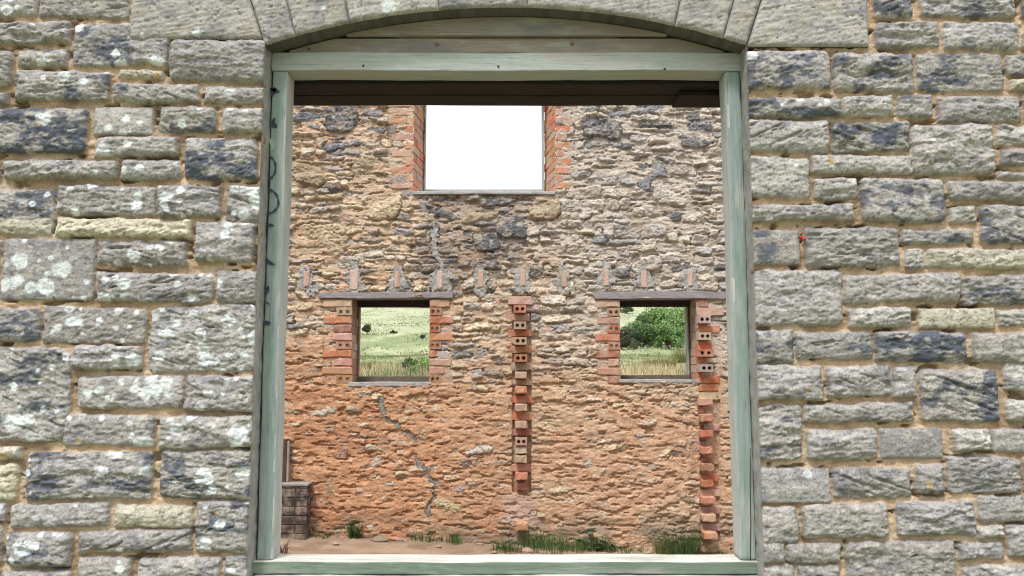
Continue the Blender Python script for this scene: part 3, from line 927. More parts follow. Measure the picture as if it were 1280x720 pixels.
# colours
pal = np.array([[.47, .40, .315], [.51, .425, .30], [.42, .375, .325], [.54, .455, .315], [.29, .275, .275], [.50, .395, .27], [.44, .39, .32], [.16, .155, .155]])
pi = np.digitize(a[..., 1], [.20, .36, .50, .60, .76, .84, .955])
sc = pal[pi]
right_up = (1 - low) * ss(560, 760, PX + lowz * 150)
sc = mixc(sc, (.47, .43, .385), .5 * right_up * (a[..., 1] < .955))
sc = mixc(sc, (.53, .375, .235), (.55 * low * (a[..., 3] < .6) + .28 * (1 - low) * leftw * (a[..., 3] < .5)))
sc = mixc(sc, (.49, .40, .23), .6 * low * ((a[..., 3] > .6) & (a[..., 3] < .72)))
sc = sc * (.82 + .36 * a[..., 2])[..., None] * (.64 + .72 * fbm(XX/.05 + SID, ZZ/.03, 47, 5, .6))[..., None]
patch = ss(1.0, .72, np.maximum(np.abs(PX - 595) / 82, np.abs(PY - 292) / 62) + lowz * .35)     # grey rebuilt patch below the upper window
sc = mixc(sc, (.175, .17, .17), patch * (a[..., 5] < .8) * .85)
KC = {'k': (.115, .112, .118), 'g': (.20, .20, .215), 'b': (.33, .26, .175), 'o': (.49, .385, .26), 'p': (.48, .43, .36), 'y': (.46, .385, .23)}
for sid, kind in BK.items():
    m = SID == sid
    f = (.62 + .76 * fbm(XX[m]/.04, ZZ[m]/.04, 48 + sid, 5, .65))[:, None]
    sc[m] = np.array(KC[kind]) * f
    if kind == 'k':
        s2 = ss(.55, .66, fbm(XX[m]/.035, ZZ[m]/.03, 49, 4))[:, None]
        sc[m] = sc[m] * (1 - s2 * .7) + np.array([.36, .33, .27]) * s2 * .7
mo = np.ones(XX.shape + (3,)) * np.array([.54, .39, .272])
mo = mixc(mo, (.49, .42, .34), right_up)
mo = mixc(mo, (.52, .295, .170), low * (.60 + .50 * leftw))
mo = mixc(mo, (.44, .215, .118), low * leftw * .75 * ss(.42, .62, fbm(XX/.4, ZZ/.22, 50, 4)))
mo = mixc(mo, (.53, .395, .265), .55 * low * (1 - leftw) * ss(.45, .6, fbm(XX/.35, ZZ/.2, 51, 4)))
mo = mixc(mo, (.42, .255, .14), .55 * (1 - low) * leftw * ss(.46, .62, fbm(XX/.4, ZZ/.3, 58, 4)))
mo = mo * (.70 + .60 * fbm(XX/.045, ZZ/.03, 52, 5, .6))[..., None]
CC = mixc(mo, 0, stone_m) + sc * stone_m[..., None]
mo_ = mixc(mo, (.25, .22, .195), patch * .5)
CC = mixc(CC, 0, patch * (1 - stone_m)) + mo_ * (patch * (1 - stone_m))[..., None]
# clay and lime smeared over stones low down
smear = ss(.45, .62, fbm(XX/.18, ZZ/.09, 53, 5)) * (.75 * low + .18)
CC = mixc(CC, 0, smear) + mo * smear[..., None]
# darker brown in uneven patches towards the foot of the wall
foot = ss(630, 668, PY + 30 * lowz) * .65
CC = mixc(CC, (.22, .185, .135), foot * ss(.35, .6, fbm(XX/.2, ZZ/.1, 54, 4)))
wash = ss(1.1, .8, np.maximum(np.abs(PX - 651) / 20, np.abs(PY - 636) / 17) + (fine - .5))
CC = mixc(CC, (.53, .39, .34), wash * .6)

# cement repairs (a part of their own): label 1.. for pockets, 20 for the crack, 21 for the upper strip
LAB = np.zeros(XX.shape, int)
pock = [(384, 348), (443, 349), (497, 349), (550, 350), (601, 349), (653, 347), (705, 348), (757, 347), (805, 349), (862, 347)]
wob = fbm(XX/.05, ZZ/.05, 55, 4) - .5
for i, (px, py) in enumerate(pock):
    e = np.hypot((PX - px) / ((11 if i != 3 else 14) * (1 + (PY - py) / 45)), (PY - py) / 17) + wob * 1.7
    LAB[(e < 1)] = i + 1


def pdist(pts):
    best = np.full(XX.shape, 1e9)
    for (x0, y0), (x1, y1) in zip(pts[:-1], pts[1:]):
        dx, dy = x1-x0, y1-y0
        t = np.clip(((PX-x0)*dx + (PY-y0)*dy) / (dx*dx + dy*dy), 0, 1)
        best = np.minimum(best, np.hypot(PX - x0 - t*dx, PY - y0 - t*dy))
    return best


crk = pdist([(478, 492), (477, 505), (480, 521), (486, 527), (495, 529), (499, 537), (510, 541), (517, 547), (522, 558), (519, 570), (523, 579), (532, 586), (537, 597), (546, 604), (542, 614), (543, 622), (536, 632), (536, 644)])
strp = pdist([(521, 242), (532, 262), (545, 285), (541, 305), (553, 330), (556, 352)])
wob3 = fbm(XX/.025, ZZ/.025, 59, 3) - .5
LAB[(crk < 2.3 + 6 * np.maximum(fbm(XX/.11, ZZ/.13, 67, 2) - .5, -.15) + wob3 * 6) & (PY > 495)] = 20
LAB[(strp < 3.0 + wob * 13 + wob3 * 7) & (LAB == 0)] = 21
rep = (LAB > 0)
H = np.where(rep, np.where(LAB == 20, .004, .013) + .013 * (fbm(XX/.06, ZZ/.05, 56, 4) - .5) * 2, H)
CC = np.where(rep[..., None], np.where((LAB == 20)[..., None], np.array([.26, .235, .205]), np.array([.35, .335, .31])) * (.70 + .6 * fbm(XX/.03, ZZ/.03, 57, 5))[..., None], CC)
# beds for the brickwork
def bed(a, b, c, d, h):
    m = (PX > a) & (PX < c) & (PY > b) & (PY < d)
    H[m] = np.minimum(H[m], h + .010 * (fine[m] - .5))
bed(404, 373, 440, 479, .002); bed(536, 373, 566, 479, .002); bed(746, 373, 776, 481, .002); bed(872, 373, 903, 520, .002)
bed(640, 368, 664, 615, -.03); bed(875, 500, 900, 678, -.02); bed(485, 130, 517, 238, .002); bed(694, 130, 722, 238, .002)
XXc, ZZc = (XX[:-1, :-1] + XX[1:, 1:]) / 2, (ZZ[:-1, :-1] + ZZ[1:, 1:]) / 2
hol = np.zeros(XXc.shape, bool)
for w in (Lw, Rw, Uw): hol |= (XXc > w['x0']) & (XXc < w['x1']) & (ZZc > w['z0']) & (ZZc < w['z1'])
LC = LAB[:-1, :-1]
back = thing("back_wall", (0, BY, 0), "ochre and grey rubble wall with three window openings and toothed brick piers, across the floor inside", "rubble wall")
YY = BY - H
link("stonework", grid_mesh("stonework", XX, YY, ZZ, CC, ~hol & (LC == 0), BY + .04), M['rubble'], back)
pocket_objs = []
for i, (px, py) in enumerate(pock):
    q = B(px, py)
    pk = link("joist_pocket", grid_mesh("joist_pocket", XX, YY, ZZ, CC, ~hol & (LC == i + 1), BY + .04), M['rubble'], back)
    bk = MB()
    bw, bh = (.026, .080) if i not in (1,) else (.040, .098)
    bk.brick(q[0] - bw, q[0] + bw, BY - .0235, BY + .08, q[2] - bh, q[2] + bh * random.uniform(.8, 1), random.choice([(.50, .35, .28), (.52, .39, .32), (.48, .31, .235)]), .006, .009)
    bk.build("brick", M['brick'], pk)
tag(link("crack_repair", grid_mesh("crack_repair", XX, YY, ZZ, CC, ~hol & (LC == 20), BY + .04), M['rubble'], back), "grey cement filling of a long jagged crack")
link("cement_patch", grid_mesh("cement_patch", XX, YY, ZZ, CC, ~hol & (LC == 21), BY + .04), M['rubble'], back)
del XX, ZZ, PX, PY, UX, UZ, w1, w2, D, SID, a, fine, med, CC, H, hs, hm, YY, sc, mo

# wall body behind the facing, with its openings
BD = .45
body = MB()
fx = sorted([-BX, Lw['x0'], Lw['x1'], Uw['x0'] - .05, Uw['x1'] + .05, Rw['x0'], Rw['x1'], BX])
def holes_at(x):
    out = []
    for w, s in ((Lw, 0), (Rw, 0), (Uw, -.05)):
        if w['x0'] + s < x < w['x1'] - s: out.append((w['z0'] - .01, w['z1'] + .01))
    return sorted(out)
for x0, x1 in zip(fx[:-1], fx[1:]):
    zz = BZB
    spans = []
    for (h0, h1) in holes_at((x0 + x1)/2):
        spans.append((zz, h0)); zz = h1
    spans.append((zz, BZT - .02))
    e = 0.0
    for (c, d) in spans:
        body.hexa([(x0, BY+.036, c), (x1, BY+.036, c), (x1, BY+.036, d), (x0, BY+.036, d), (x0, BY+BD, c), (x1, BY+BD, c), (x1, BY+BD, d), (x0, BY+BD, d)], (.3, .25, .2))
# splay wedges are cut by brick linings below
body.build("outer_leaf", M['core'], back)

BUFF, RED, DRED, PALE, PINK, ORNG = (.49, .32, .225), (.49, .165, .09), (.34, .145, .10), (.49, .385, .31), (.46, .27, .21), (.49, .22, .125)


def pxbrick(mb, xa, xb, yt, yb, out, col, holed=False, depth=.1):
    """brick with its face `out` metres proud of the wall plane"""
    Yf = BY - out
    p, q = P(xa, yt, Yf), P(xb, yb, Yf)
    if holed: mb.holed(p[0], q[0], Yf, BY + .03, q[2], p[2], col)
    else: mb.brick(p[0], q[0], Yf, BY + .03, q[2], p[2], col)


def vary(c, k=.14): return tuple(q * random.uniform(1-k, 1+k) for q in c)


# brick jambs of the windows; each course: (xa, xb, colour, holed, extra projection)
def jamb(name, y_top, y_bot, courses, label=None):
    mb = MB(); n = len(courses); h = (y_bot - y_top) / n
    for i, cs in enumerate(courses):
        if cs is None: continue
        (xa, xb, col, ho, out) = cs
        pxbrick(mb, xa, xb, y_top + i*h + .7, y_top + (i+1)*h - .7, .012 + out, vary(col, .1), ho)
    o = mb.build(name, M['brick'], back)
    if label: o["label"] = label
    return o


e = 439.5
jamb("brick_jamb", 373.5, 479, [(404, e, BUFF, 0, 0), (421, e, BUFF, 1, .002), (405, e, RED, 0, 0), (417, e, DRED, 0, 0), (416, e, BUFF, 0, 0), (420, e, ORNG, 1, .002),
     (402, e, RED, 0, .003), (417, e, PINK, 0, 0), (402, e, ORNG, 0, .002), (420, e, ORNG, 1, .002)])
e = 537
jamb("brick_jamb", 373.5, 479, [(e, 562, BUFF, 0, 0), (e, 552, ORNG, 1, .002), (e, 567, RED, 0, .002), (e, 550, RED, 1, .002), (e, 566, ORNG, 0, 0), (e, 551, RED, 1, .002),
     (e, 545, RED, 0, 0), (e, 564, PINK, 0, 0), (e, 555, PINK, 0, 0), (e, 551, ORNG, 1, .002)])
e = 775
jamb("brick_jamb", 374, 480, [(745, e, BUFF, 0, 0), (759, e, ORNG, 1, .002), (747, e, PINK, 0, 0), (759, e, RED, 1, .002), (744, e, ORNG, 0, .003), (760, e, ORNG, 1, .002),
     (744, e, DRED, 0, .002), (760, e, PINK, 0, 0), (744, e, PINK, 0, .002), (760, e, DRED, 0, 0)])
e = 872
jamb("brick_jamb", 374, 480, [(e, 886, DRED, 0, 0), (e, 906, BUFF, 0, .01), (e, 880, PINK, 0, 0), (e, 900, ORNG, 0, 0), (e, 876, PINK, 0, 0), (e, 890, RED, 0, .01),
     (e, 878, RED, 0, 0), (e, 884, ORNG, 0, 0), (e, 878, RED, 0, 0), (e, 900, RED, 0, .004)])
# upper window: ragged brick quoins
def quoin(edge, sgn):
    mb = MB(); y = 62.0; i = 0
    r = random.Random(5 + sgn)
    while y < 236:
        w = r.choice([33, 15, 28, 18, 31, 12]) if i % 2 == 0 else r.choice([10, 15, 20])
        c = vary(r.choice([RED, PINK, ORNG, PINK, PINK]), .10)
        a, b = (edge - w, edge) if sgn < 0 else (edge, edge + w)
        pxbrick(mb, a, b, y + .9, min(y + 10.4, 237) - .9, .004, c)
        y += 10.4; i += 1
    mb.build("brick_jamb", M['brick'], back)
quoin(517, -1); quoin(694, 1)


def lining(name, pa, pb, z0, z1, t, cols, seed):
    """brick courses that line a reveal from pa=(x,y) to pb=(x,y), thickness t to the right of the direction"""
    r = random.Random(seed); mb = MB()
    dx, dy = pb[0]-pa[0], pb[1]-pa[1]; L = math.hypot(dx, dy); dx, dy = dx/L, dy/L
    nx, ny = dy * t, -dx * t
    z = z0; i = 0
    while z < z1 - .01:
        h = min(.075, z1 - z)
        s = 0.0; first = .215 if i % 2 else .1025
        while s < L - .02:
            e2 = min(L, s + (first if s == 0 else .215))
            g = .004; jj = r.uniform(-.004, .004)
            c = tuple(q * r.uniform(.85, 1.15) for q in r.choice(cols))
            a0 = (pa[0] + dx*(s+g) - nx*jj/t, pa[1] + dy*(s+g) - ny*jj/t); a1 = (pa[0] + dx*(e2-g) - nx*jj/t, pa[1] + dy*(e2-g) - ny*jj/t)
            q = [(a0[0], a0[1], z+g), (a1[0], a1[1], z+g), (a1[0], a1[1], z+h-g), (a0[0], a0[1], z+h-g)]
            mb.hexa(q + [(v[0]+nx, v[1]+ny, v[2]) for v in q], c)
            s = e2
        # mortar bed
        z += h; i += 1
    q = [(pa[0]+nx*.15, pa[1]+ny*.15, z0), (pb[0]+nx*.15, pb[1]+ny*.15, z0), (pb[0]+nx*.15, pb[1]+ny*.15, z1), (pa[0]+nx*.15, pa[1]+ny*.15, z1)]
    mb.hexa(q + [(v[0]+nx*.8, v[1]+ny*.8, v[2]) for v in q], (.38, .28, .20))
    return mb.build(name, M['brick'], back)


UFY = BY + .33
uL, uR = P(530.5, 200, UFY)[0], P(680.5, 200, UFY)[0]
lining("brick_reveal", (Uw['x0'] + .004, BY - .004), (uL, UFY + .1), Uw['z0'] - .005, Uw['z1'] + .01, -.11, [RED, PINK, PINK, ORNG, BUFF], 4)
lining("brick_reveal", (Uw['x1'] - .004, BY - .004), (uR, UFY + .1), Uw['z0'] - .005, Uw['z1'] + .01, .11, [RED, PINK, RED, ORNG], 5)
lining("brick_reveal", (Rw['x1'] - .002, BY + .0), (Rw['x1'] - .006, BY + .42), Rw['z0'], Rw['z1'] + .06, .03, [PINK, DRED, BUFF], 6)
lining("brick_reveal", (Lw['x0'] + .002, BY + .0), (Lw['x0'] + .006, BY + .42), Lw['z0'], Lw['z1'] + .06, -.03, [DRED, BUFF, DRED], 7)

# windows: timber frames, sills and lintels
def window(w, Y, fpx, label, upper=False):
    """fpx: x0,x1,y0,y1 of the clear opening of the frame at depth Y"""
    p, q = P(fpx[0], fpx[2], Y), P(fpx[1], fpx[3], Y)
    ox0, ox1 = (w['x0'] + .010, w['x1'] - .010) if not upper else (uL + .002, uR - .002)
    root = link("window", None, parent=back, origin=((ox0+ox1)/2, Y, q[2]))
    root["label"] = label
    t = .05
    bd = .013 if not upper else 0
    pm = M['winframe'] if upper else M['bottomrail']
    link("frame_post", box_mesh((ox0, Y, q[2] + .002), (p[0] - bd, Y + t, p[2] - .002), .003), pm, root)
    link("frame_post", box_mesh((q[0] + (.002 if bd else 0), Y, q[2] + .002), (ox1, Y + t, p[2] - .002), .003), pm, root)
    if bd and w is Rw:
        link("lit_edge", box_mesh((q[0] - bd, Y + .004, q[2] + .003), (q[0] + .001, Y + .09, p[2] - .003), .003), M['sillcement'], root)  # pale strip added for daylight on the post's inner side
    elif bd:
        link("lit_edge", box_mesh((p[0] - bd + .001, Y + .004, q[2] + .003), (p[0], Y + .09, p[2] - .003), .003), M['sillcement'], root)  # same added pale strip, for the daylit side of the left post
    if not upper:
        link("bottom_rail", box_mesh((ox0, Y - .006, w['z0'] + .012), (ox1, Y + t + .004, q[2]), .003, 12, .002, 0, 2), M['bottomrail'], root)
        link("head_rail", box_mesh((ox0, Y - .02, p[2]), (ox1, Y + t, w['z1'] + .03), .003), M['darkwood'], root)
    else:
        link("bottom_rail", box_mesh((ox0, Y - .004, q[2] - .03), (ox1, Y + t, q[2]), .003), M['winframe'], root)
    return root


wl = window(Lw, BY + .27, (446, 536, 384, 470.5), "window onto open hillside with lone hawthorn trees")
wr = window(Rw, BY + .27, (771, 862, 383.5, 468.8), "window onto dark green thicket and rush tussocks")
wu = window(Uw, UFY, (533.5, 677.5, 60, 236.8), "large upper window open to white sky", True)


def sill_piece(name, px0, px1, py0, py1, back_to, parent, seed, mat='sillcement', out=.018):
    p, q = P(px0, py0, BY - out), P(px1, py1, BY - out)
    return link(name, box_mesh((p[0], BY - out, q[2]), (q[0], BY + back_to, p[2]), .006, 16, .003, 0, seed), M[mat], parent)


sill_piece("window_sill", 435.5, 539, 477.6, 483, .44, wl, 3)
sill_piece("window_sill", 774, 874, 474.3, 478.6, .44, wr, 4)
sill_piece("window_sill", 516, 694, 238.7, 242.5, .44, wu, 5, out=.03)
for (a, b, c, d, w, par, sd) in ((398, 566, 365.2, 372.6, Lw, wl, 7), (743, 910, 364.3, 373.2, Rw, wr, 9)):
    p, q = P(a, c, BY - .03), P(b, d, BY - .03)
    link("timber_lintel", box_mesh((p[0], BY - .03, q[2]), (q[0], BY + .12, p[2]), .005, 40, .004, 0, sd), M['oldwood'], par)
    link("inner_lintel", box_mesh((w['x0'] - .10, BY + .125, w['z1'] - .004), (w['x1'] + .10, BY + .448, w['z1'] + .10), .004, 20, .003, 0, sd), M['darkwood'], par)

# toothed brick piers: every second course stands out from the wall
def pier(courses, label, flush):
    root = link("brick_pier", None, parent=back, origin=B(courses[0][0], courses[-1][1]))
    root["label"] = label
    mb = MB()
    for (xa, xb, yt, yb_, col, out) in flush: pxbrick(mb, xa, xb, yt, yb_, out, vary(col, .12))
    mb.build("bonded_bricks", M['brick'], root)
    for (xm, ym, w, col, ho, out) in courses:
        mb = MB()
        Yf = BY - out
        k = 7.2 / (7.2 - out)
        xm2, ym2 = xm, ym
        pxbrick(mb, xm2 - w/2, xm2 + w/2, ym2 - 4.6*k*.98, ym2 + 4.6*k*.98, out, vary(col, .12), ho)
        mb.build("projecting_brick", M['brick'], root)
    return root


O1 = .105
pier([(649.8, 386, 15.5, ORNG, 1, O1), (650, 406.5, 15.5, BUFF, 1, O1), (650.5, 426, 15.5, BUFF, 1, O1), (651, 447.5, 16, ORNG, 1, O1), (651, 469, 14.5, PINK, 0, .09),
      (651, 487.5, 14.5, ORNG, 0, O1), (651.5, 509.5, 15.5, PINK, 0, O1), (651.5, 531, 15, PINK, 0, O1), (651.5, 552, 14.5, BUFF, 1, O1), (651.5, 562.5, 14, BUFF, 0, .09), (651.5, 574, 14.5, BUFF, 0, O1),
      (651.8, 595.5, 15, ORNG, 0, O1), (652, 608, 14, DRED, 0, .05), (652.5, 659, 14.5, ORNG, 0, .12)], "central toothed brick pier",
     [(635, 665, 370, 381, BUFF, .03), (655, 675, 381.5, 389, PINK, .008), (632, 662, 392, 401, PINK, .008), (635, 665, 412, 421, RED, .008), (634, 650, 421.5, 430, PINK, .006),
      (636, 665, 432, 441, ORNG, .008), (638, 668, 453, 463, PINK, .008), (640, 670, 474, 482, PINK, .004), (638, 668, 494.5, 504, RED, .01), (638, 668, 515, 526, RED, .01),
      (640, 668, 536, 545, DRED, .004), (638, 664, 580, 590, PINK, .004), (642, 662, 600, 616, DRED, .004), (640, 668, 621, 631, (.50, .36, .32), .004), (636, 662, 642, 652, (.50, .37, .33), .006), (640, 664, 632, 641, (.48, .33, .30), .003)])
pier([(881, 399, 15, PALE, 1, .09), (881.5, 420, 15, PALE, 1, .09), (882, 441, 19, RED, 1, .10), (883.5, 460, 16, PALE, 1, .11), (882, 502, 19, BUFF, 0, .05), (884, 522.5, 16.5, ORNG, 0, O1),
      (884, 542.5, 16, RED, 0, O1), (884.5, 563.5, 15.5, RED, 0, O1), (885, 584.5, 15.5, DRED, 0, O1), (884.5, 604.5, 16, RED, 0, .06), (886, 626, 18, ORNG, 0, O1), (887, 648, 17.5, BUFF, 0, O1), (888.5, 670, 17.5, ORNG, 0, .13)],
     "toothed brick pier beside the right-hand window",
     [(873, 893, 470, 479, RED, .012), (874, 898, 480, 489, RED, .012), (868, 896, 490.5, 500, BUFF, .01), (866, 880, 508, 517, DRED, .008), (880, 900, 530, 539, PINK, .006), (868, 884, 551, 560, PINK, .004),
      (872, 898, 572, 581, DRED, .004), (872, 898, 593, 602, RED, .003), (874, 902, 612, 621, BUFF, .006), (872, 903, 633, 643, PINK, .008), (872, 902, 655, 664, PINK, .008)])

# ================================================================== low brick stub, pipe
sy0 = 3.84
p, q = P(384.5, 604.5, sy0), P(384.5, 667, sy0)
sx1, sx0 = p[0], p[0] - .62
szt, szb = p[2], q[2] - .08
stub = thing("brick_stub", ((sx0+sx1)/2, sy0, szb), "low dark brick stub wall with cement cap in the corner behind the graffiti post", "brick wall")
mb = MB(); z = szb; i = 0
r = random.Random(8)
while z < szt - .03:
    h = .0765; x = sx1
    while x > sx0 + .02:
        w = (.215 if (i % 2 == 0 or x < sx1 - .01) else .1025)
        xa = max(sx0, x - w)
        c = r.choice([(.06, .036, .03), (.068, .046, .04), (.09, .07, .056), (.042, .034, .033), (.115, .095, .075)])
        mb.brick(xa + .003, x - .003, sy0, BY + .02, z + .003, min(z + h - .003, szt - .02), vary(c, .1), .004, .005)
        x = xa
    z += h; i += 1
mb.build("brickwork", M['brick'], stub)
mb = MB(); mb.brick(sx0 + .012, sx1 - .012, sy0 + .010, BY + .01, szb, szt - .025, (.115, .092, .075), .003, .004); mb.build("mortar", M['brick'], stub)
link("cap", box_mesh((sx0, sy0 - .006, szt - .02), (sx1 + .006, BY - .02, szt), .005, 10, .002, 0, 3), M['cement'], stub)
pp, pq = P(357.5, 549, sy0 + .1), P(357.5, 604, sy0 + .1)
pipe = thing("pipe_post", (pp[0], sy0 + .1, szt), "rusty iron upright with pale steel edge standing on the low brick stub", "metal post")
link("post_web", box_mesh((pp[0] - .055, sy0 + .08, szt + .001), (pp[0] + .012, sy0 + .13, pp[2]), .004), M['iron'], pipe)
link("edge_tube", box_mesh((pp[0] + .014, sy0 + .085, szt + .001), (pp[0] + .034, sy0 + .12, pp[2] - .015), .008), M['steel'], pipe)

# ================================================================== GROUND
def floor_z(x, y):
    return -.035 - .047 * np.clip(x, -3, 3) * np.clip((y + 1) / 5, 0, 1) + .035 * (fbm(np.asarray(x)/.8 + 50, np.asarray(y)/.8 + 50, 60, 4) - .5)


EYE = 1.45
kd = np.array([-400, 8.6, 14, 20, 30, 50, 80, 110, 160, 250, 350, 470, 700, 1200], float)
kz = np.array([-.28, -.28, -.05, .40, 1.18, 1.75, 3.1, 5.2, 9.0, 18.5, 32., 46., 70, 90], float)


def terrain_z(x, y):
    d = np.asarray(y) + 3.2
    z = 0
    for t in (-.06, 0, .06): z = z + np.interp(d * (1 + t), kd, kz) / 3
    z = z + ss(20, 120, d) * .7 * (fbm(np.asarray(x)/18 + 40, np.asarray(y)/14 + 40, 61, 4) - .5) * np.clip(d / 60, .2, 2.5)
    z = z + np.clip(np.asarray(x), -60, 60) * -.004 * ss(60, 160, d) * d / 30
    return z


ax = np.concatenate([-np.geomspace(800, 60, 24), np.linspace(-55, 55, 140), np.geomspace(60, 800, 24)])
ay = np.concatenate([-np.geomspace(400, 8, 20), np.linspace(-7, 5, 12), np.geomspace(6, 1100, 190)])
GX, GY = np.meshgrid(ax, ay)
GZ = terrain_z(GX, GY)
idx = np.arange(GX.size).reshape(GX.shape)
Q = np.stack([idx[:-1, :-1].ravel(), idx[:-1, 1:].ravel(), idx[1:, 1:].ravel(), idx[1:, :-1].ravel()], 1)
m, nt, b = nmat('rough_pasture')
c = mixnode(nt, ramp(nt, noise(nt, .05, 6, .7, mapping=(1, .25, 1)), .38, .62), (.155, .195, .085), (.30, .305, .165))
c = mixnode(nt, ramp(nt, noise(nt, .8, 6, .75, mapping=(1, .14, 1)), .50, .64), c, (.135, .18, .075))
c = mixnode(nt, ramp(nt, noise(nt, .14, 6, .72, mapping=(1, .2, 1)), .50, .64), c, (.42, .40, .25))
tc = nd(nt, 'ShaderNodeTexCoord'); sx = nd(nt, 'ShaderNodeSeparateXYZ'); nt.links.new(tc.outputs['Object'], sx.inputs[0])
ad = nd(nt, 'ShaderNodeMath', operation='MULTIPLY_ADD'); ad.inputs[1].default_value = 60; nt.links.new(noise(nt, .03, 4, .6), ad.inputs[0]); nt.links.new(sx.outputs['Y'], ad.inputs[2])
mr = nd(nt, 'ShaderNodeMapRange'); mr.inputs[1].default_value = 185; mr.inputs[2].default_value = 205; nt.links.new(ad.outputs[0], mr.inputs[0])
up_ = mixnode(nt, ramp(nt, noise(nt, .10, 6, .7, mapping=(1, .2, 1)), .4, .62), (.265, .285, .165), (.355, .36, .24))
c = mixnode(nt, mr.outputs[0], c, up_)      # the upper field is paler, grazed grass
nt.links.new(c, b.inputs['Base Color']); b.inputs['Roughness'].default_value = 1; b.inputs['Specular IOR Level'].default_value = .1
bump(nt, b, noise(nt, 2.2, 5, .7), .8, .4)
tag(link("ground", np_mesh("ground", np.stack([GX.ravel(), GY.ravel(), GZ.ravel()], 1), Q), m), kind="structure")

fx_, fy_ = np.meshgrid(np.arange(-5.6, 5.6, .035), np.arange(.53, 4.03, .03))
fz_ = floor_z(fx_, fy_) + .03 * ss(3.5, 4.0, fy_) * fbm(fx_/.2, fy_/.2, 62, 3) + .012 * (fbm(fx_/.07, fy_/.07, 63, 4) - .5)
idx = np.arange(fx_.size).reshape(fx_.shape)
Q = np.stack([idx[:-1, :-1].ravel(), idx[:-1, 1:].ravel(), idx[1:, 1:].ravel(), idx[1:, :-1].ravel()], 1)
fc = np.array([.265, .18, .122]) * (.7 + .6 * fbm(fx_/.12, fy_/.06, 64, 5))[..., None]
fc = mixc(fc, (.36, .26, .175), .7 * ss(.5, .65, fbm(fx_/.5, fy_/.25, 65, 4)))
fc = mixc(fc, (.16, .105, .06), .6 * ss(.58, .7, fbm(fx_/.3, fy_/.2, 66, 5)))
tag(link("floor", np_mesh("floor", np.stack([fx_.ravel(), fy_.ravel(), fz_.ravel()], 1), Q, fc.reshape(-1, 3)), attr_mat('bare_earth', 60, .7, 1.25, .7, .01)), kind="structure")

# ================================================================== PLANTS
def leafmat(name, a, b_, trans=.25):
    m, nt, b = nmat(name)
    at = nd(nt, 'ShaderNodeAttribute', attribute_name='Col')
    nt.links.new(at.outputs['Color'], b.inputs['Base Color'])
    b.inputs['Roughness'].default_value = .6; b.inputs['Specular IOR Level'].default_value = .25
    tr = nd(nt, 'ShaderNodeBsdfTranslucent'); nt.links.new(at.outputs['Color'], tr.inputs['Color'])
    mx = nd(nt, 'ShaderNodeMixShader'); mx.inputs[0].default_value = trans
    out = nt.nodes['Material Output']
    nt.links.new(b.outputs[0], mx.inputs[1]); nt.links.new(tr.outputs[0], mx.inputs[2]); nt.links.new(mx.outputs[0], out.inputs['Surface'])
    return m


M['blade'] = leafmat('grass_blades', 0, 0)
M['leaf'] = leafmat('tree_leaves', 0, 0, .2)
M['bark'] = plain_mat('bark', (.05, .04, .03), (.12, .10, .08), 8, bs=.6, bd=.02)


def blades(n, R, h, col, col2, rr, base_fn, cx, cy, wid=.006, lean=.5, pw=.6):
    V, Q, C = [], [], []
    for _ in range(n):
        a = rr.uniform(0, 6.283); rad = R * rr.random() ** pw
        x, y = cx + rad*math.cos(a), cy + rad*math.sin(a) * .7
        z = float(base_fn(x, y))
        L = h * 1.08 * rr.uniform(.45, 1.1); ln = rr.uniform(.1, lean) * L
        la = a + rr.uniform(-.8, .8)
        t = rr.random(); k = rr.uniform(.75, 1.25)
        c = [(u*(1-t) + v*t) * k for u, v in zip(col, col2)]
        pa = rr.uniform(0, 3.14); wx_, wy_ = wid*math.cos(pa), wid*math.sin(pa)
        n0 = len(V)
        for s, wf in ((0, 1), (.45, .85), (.8, .5), (1, .08)):
            bx, by, bz = x + math.cos(la)*ln*s*s, y + math.sin(la)*ln*s*s, z + L*(s - .25*s*s*ln/L) - (.01 if s == 0 else 0)
            V += [(bx - wx_*wf, by - wy_*wf, bz), (bx + wx_*wf, by + wy_*wf, bz)]; C += [c, c]
        for i in range(3):
            Q.append((n0+2*i, n0+2*i+1, n0+2*i+3, n0+2*i+2))
    return V, Q, C


def leaves_small(n, R, h, col, rr, base_fn, cx, cy, size):
    V, Q, C = [], [], []
    for _ in range(n):
        a = rr.uniform(0, 6.283); rad = R * rr.random() ** .6
        x, y = cx + rad*math.cos(a), cy + rad*math.sin(a)*.7
        z = float(base_fn(x, y)) + h * rr.uniform(.1, 1) * (1 - .5*rad/R)
        t = Vector((math.cos(a), math.sin(a), rr.uniform(-.2, .7))).normalized() * size * rr.uniform(.6, 1.2)
        s = t.cross(Vector((0, 0, 1))).normalized() * size * .38
        k = rr.uniform(.7, 1.3); n0 = len(V)
        p = Vector((x, y, z))
        V += [tuple(p), tuple(p + t*.5 + s), tuple(p + t), tuple(p + t*.5 - s)]; C += [[q*k for q in col]]*4
        Q.append((n0, n0+1, n0+2, n0+3))
    return V, Q, C


def floorz(x, y): return floor_z(np.array(x), np.array(y)) + .01


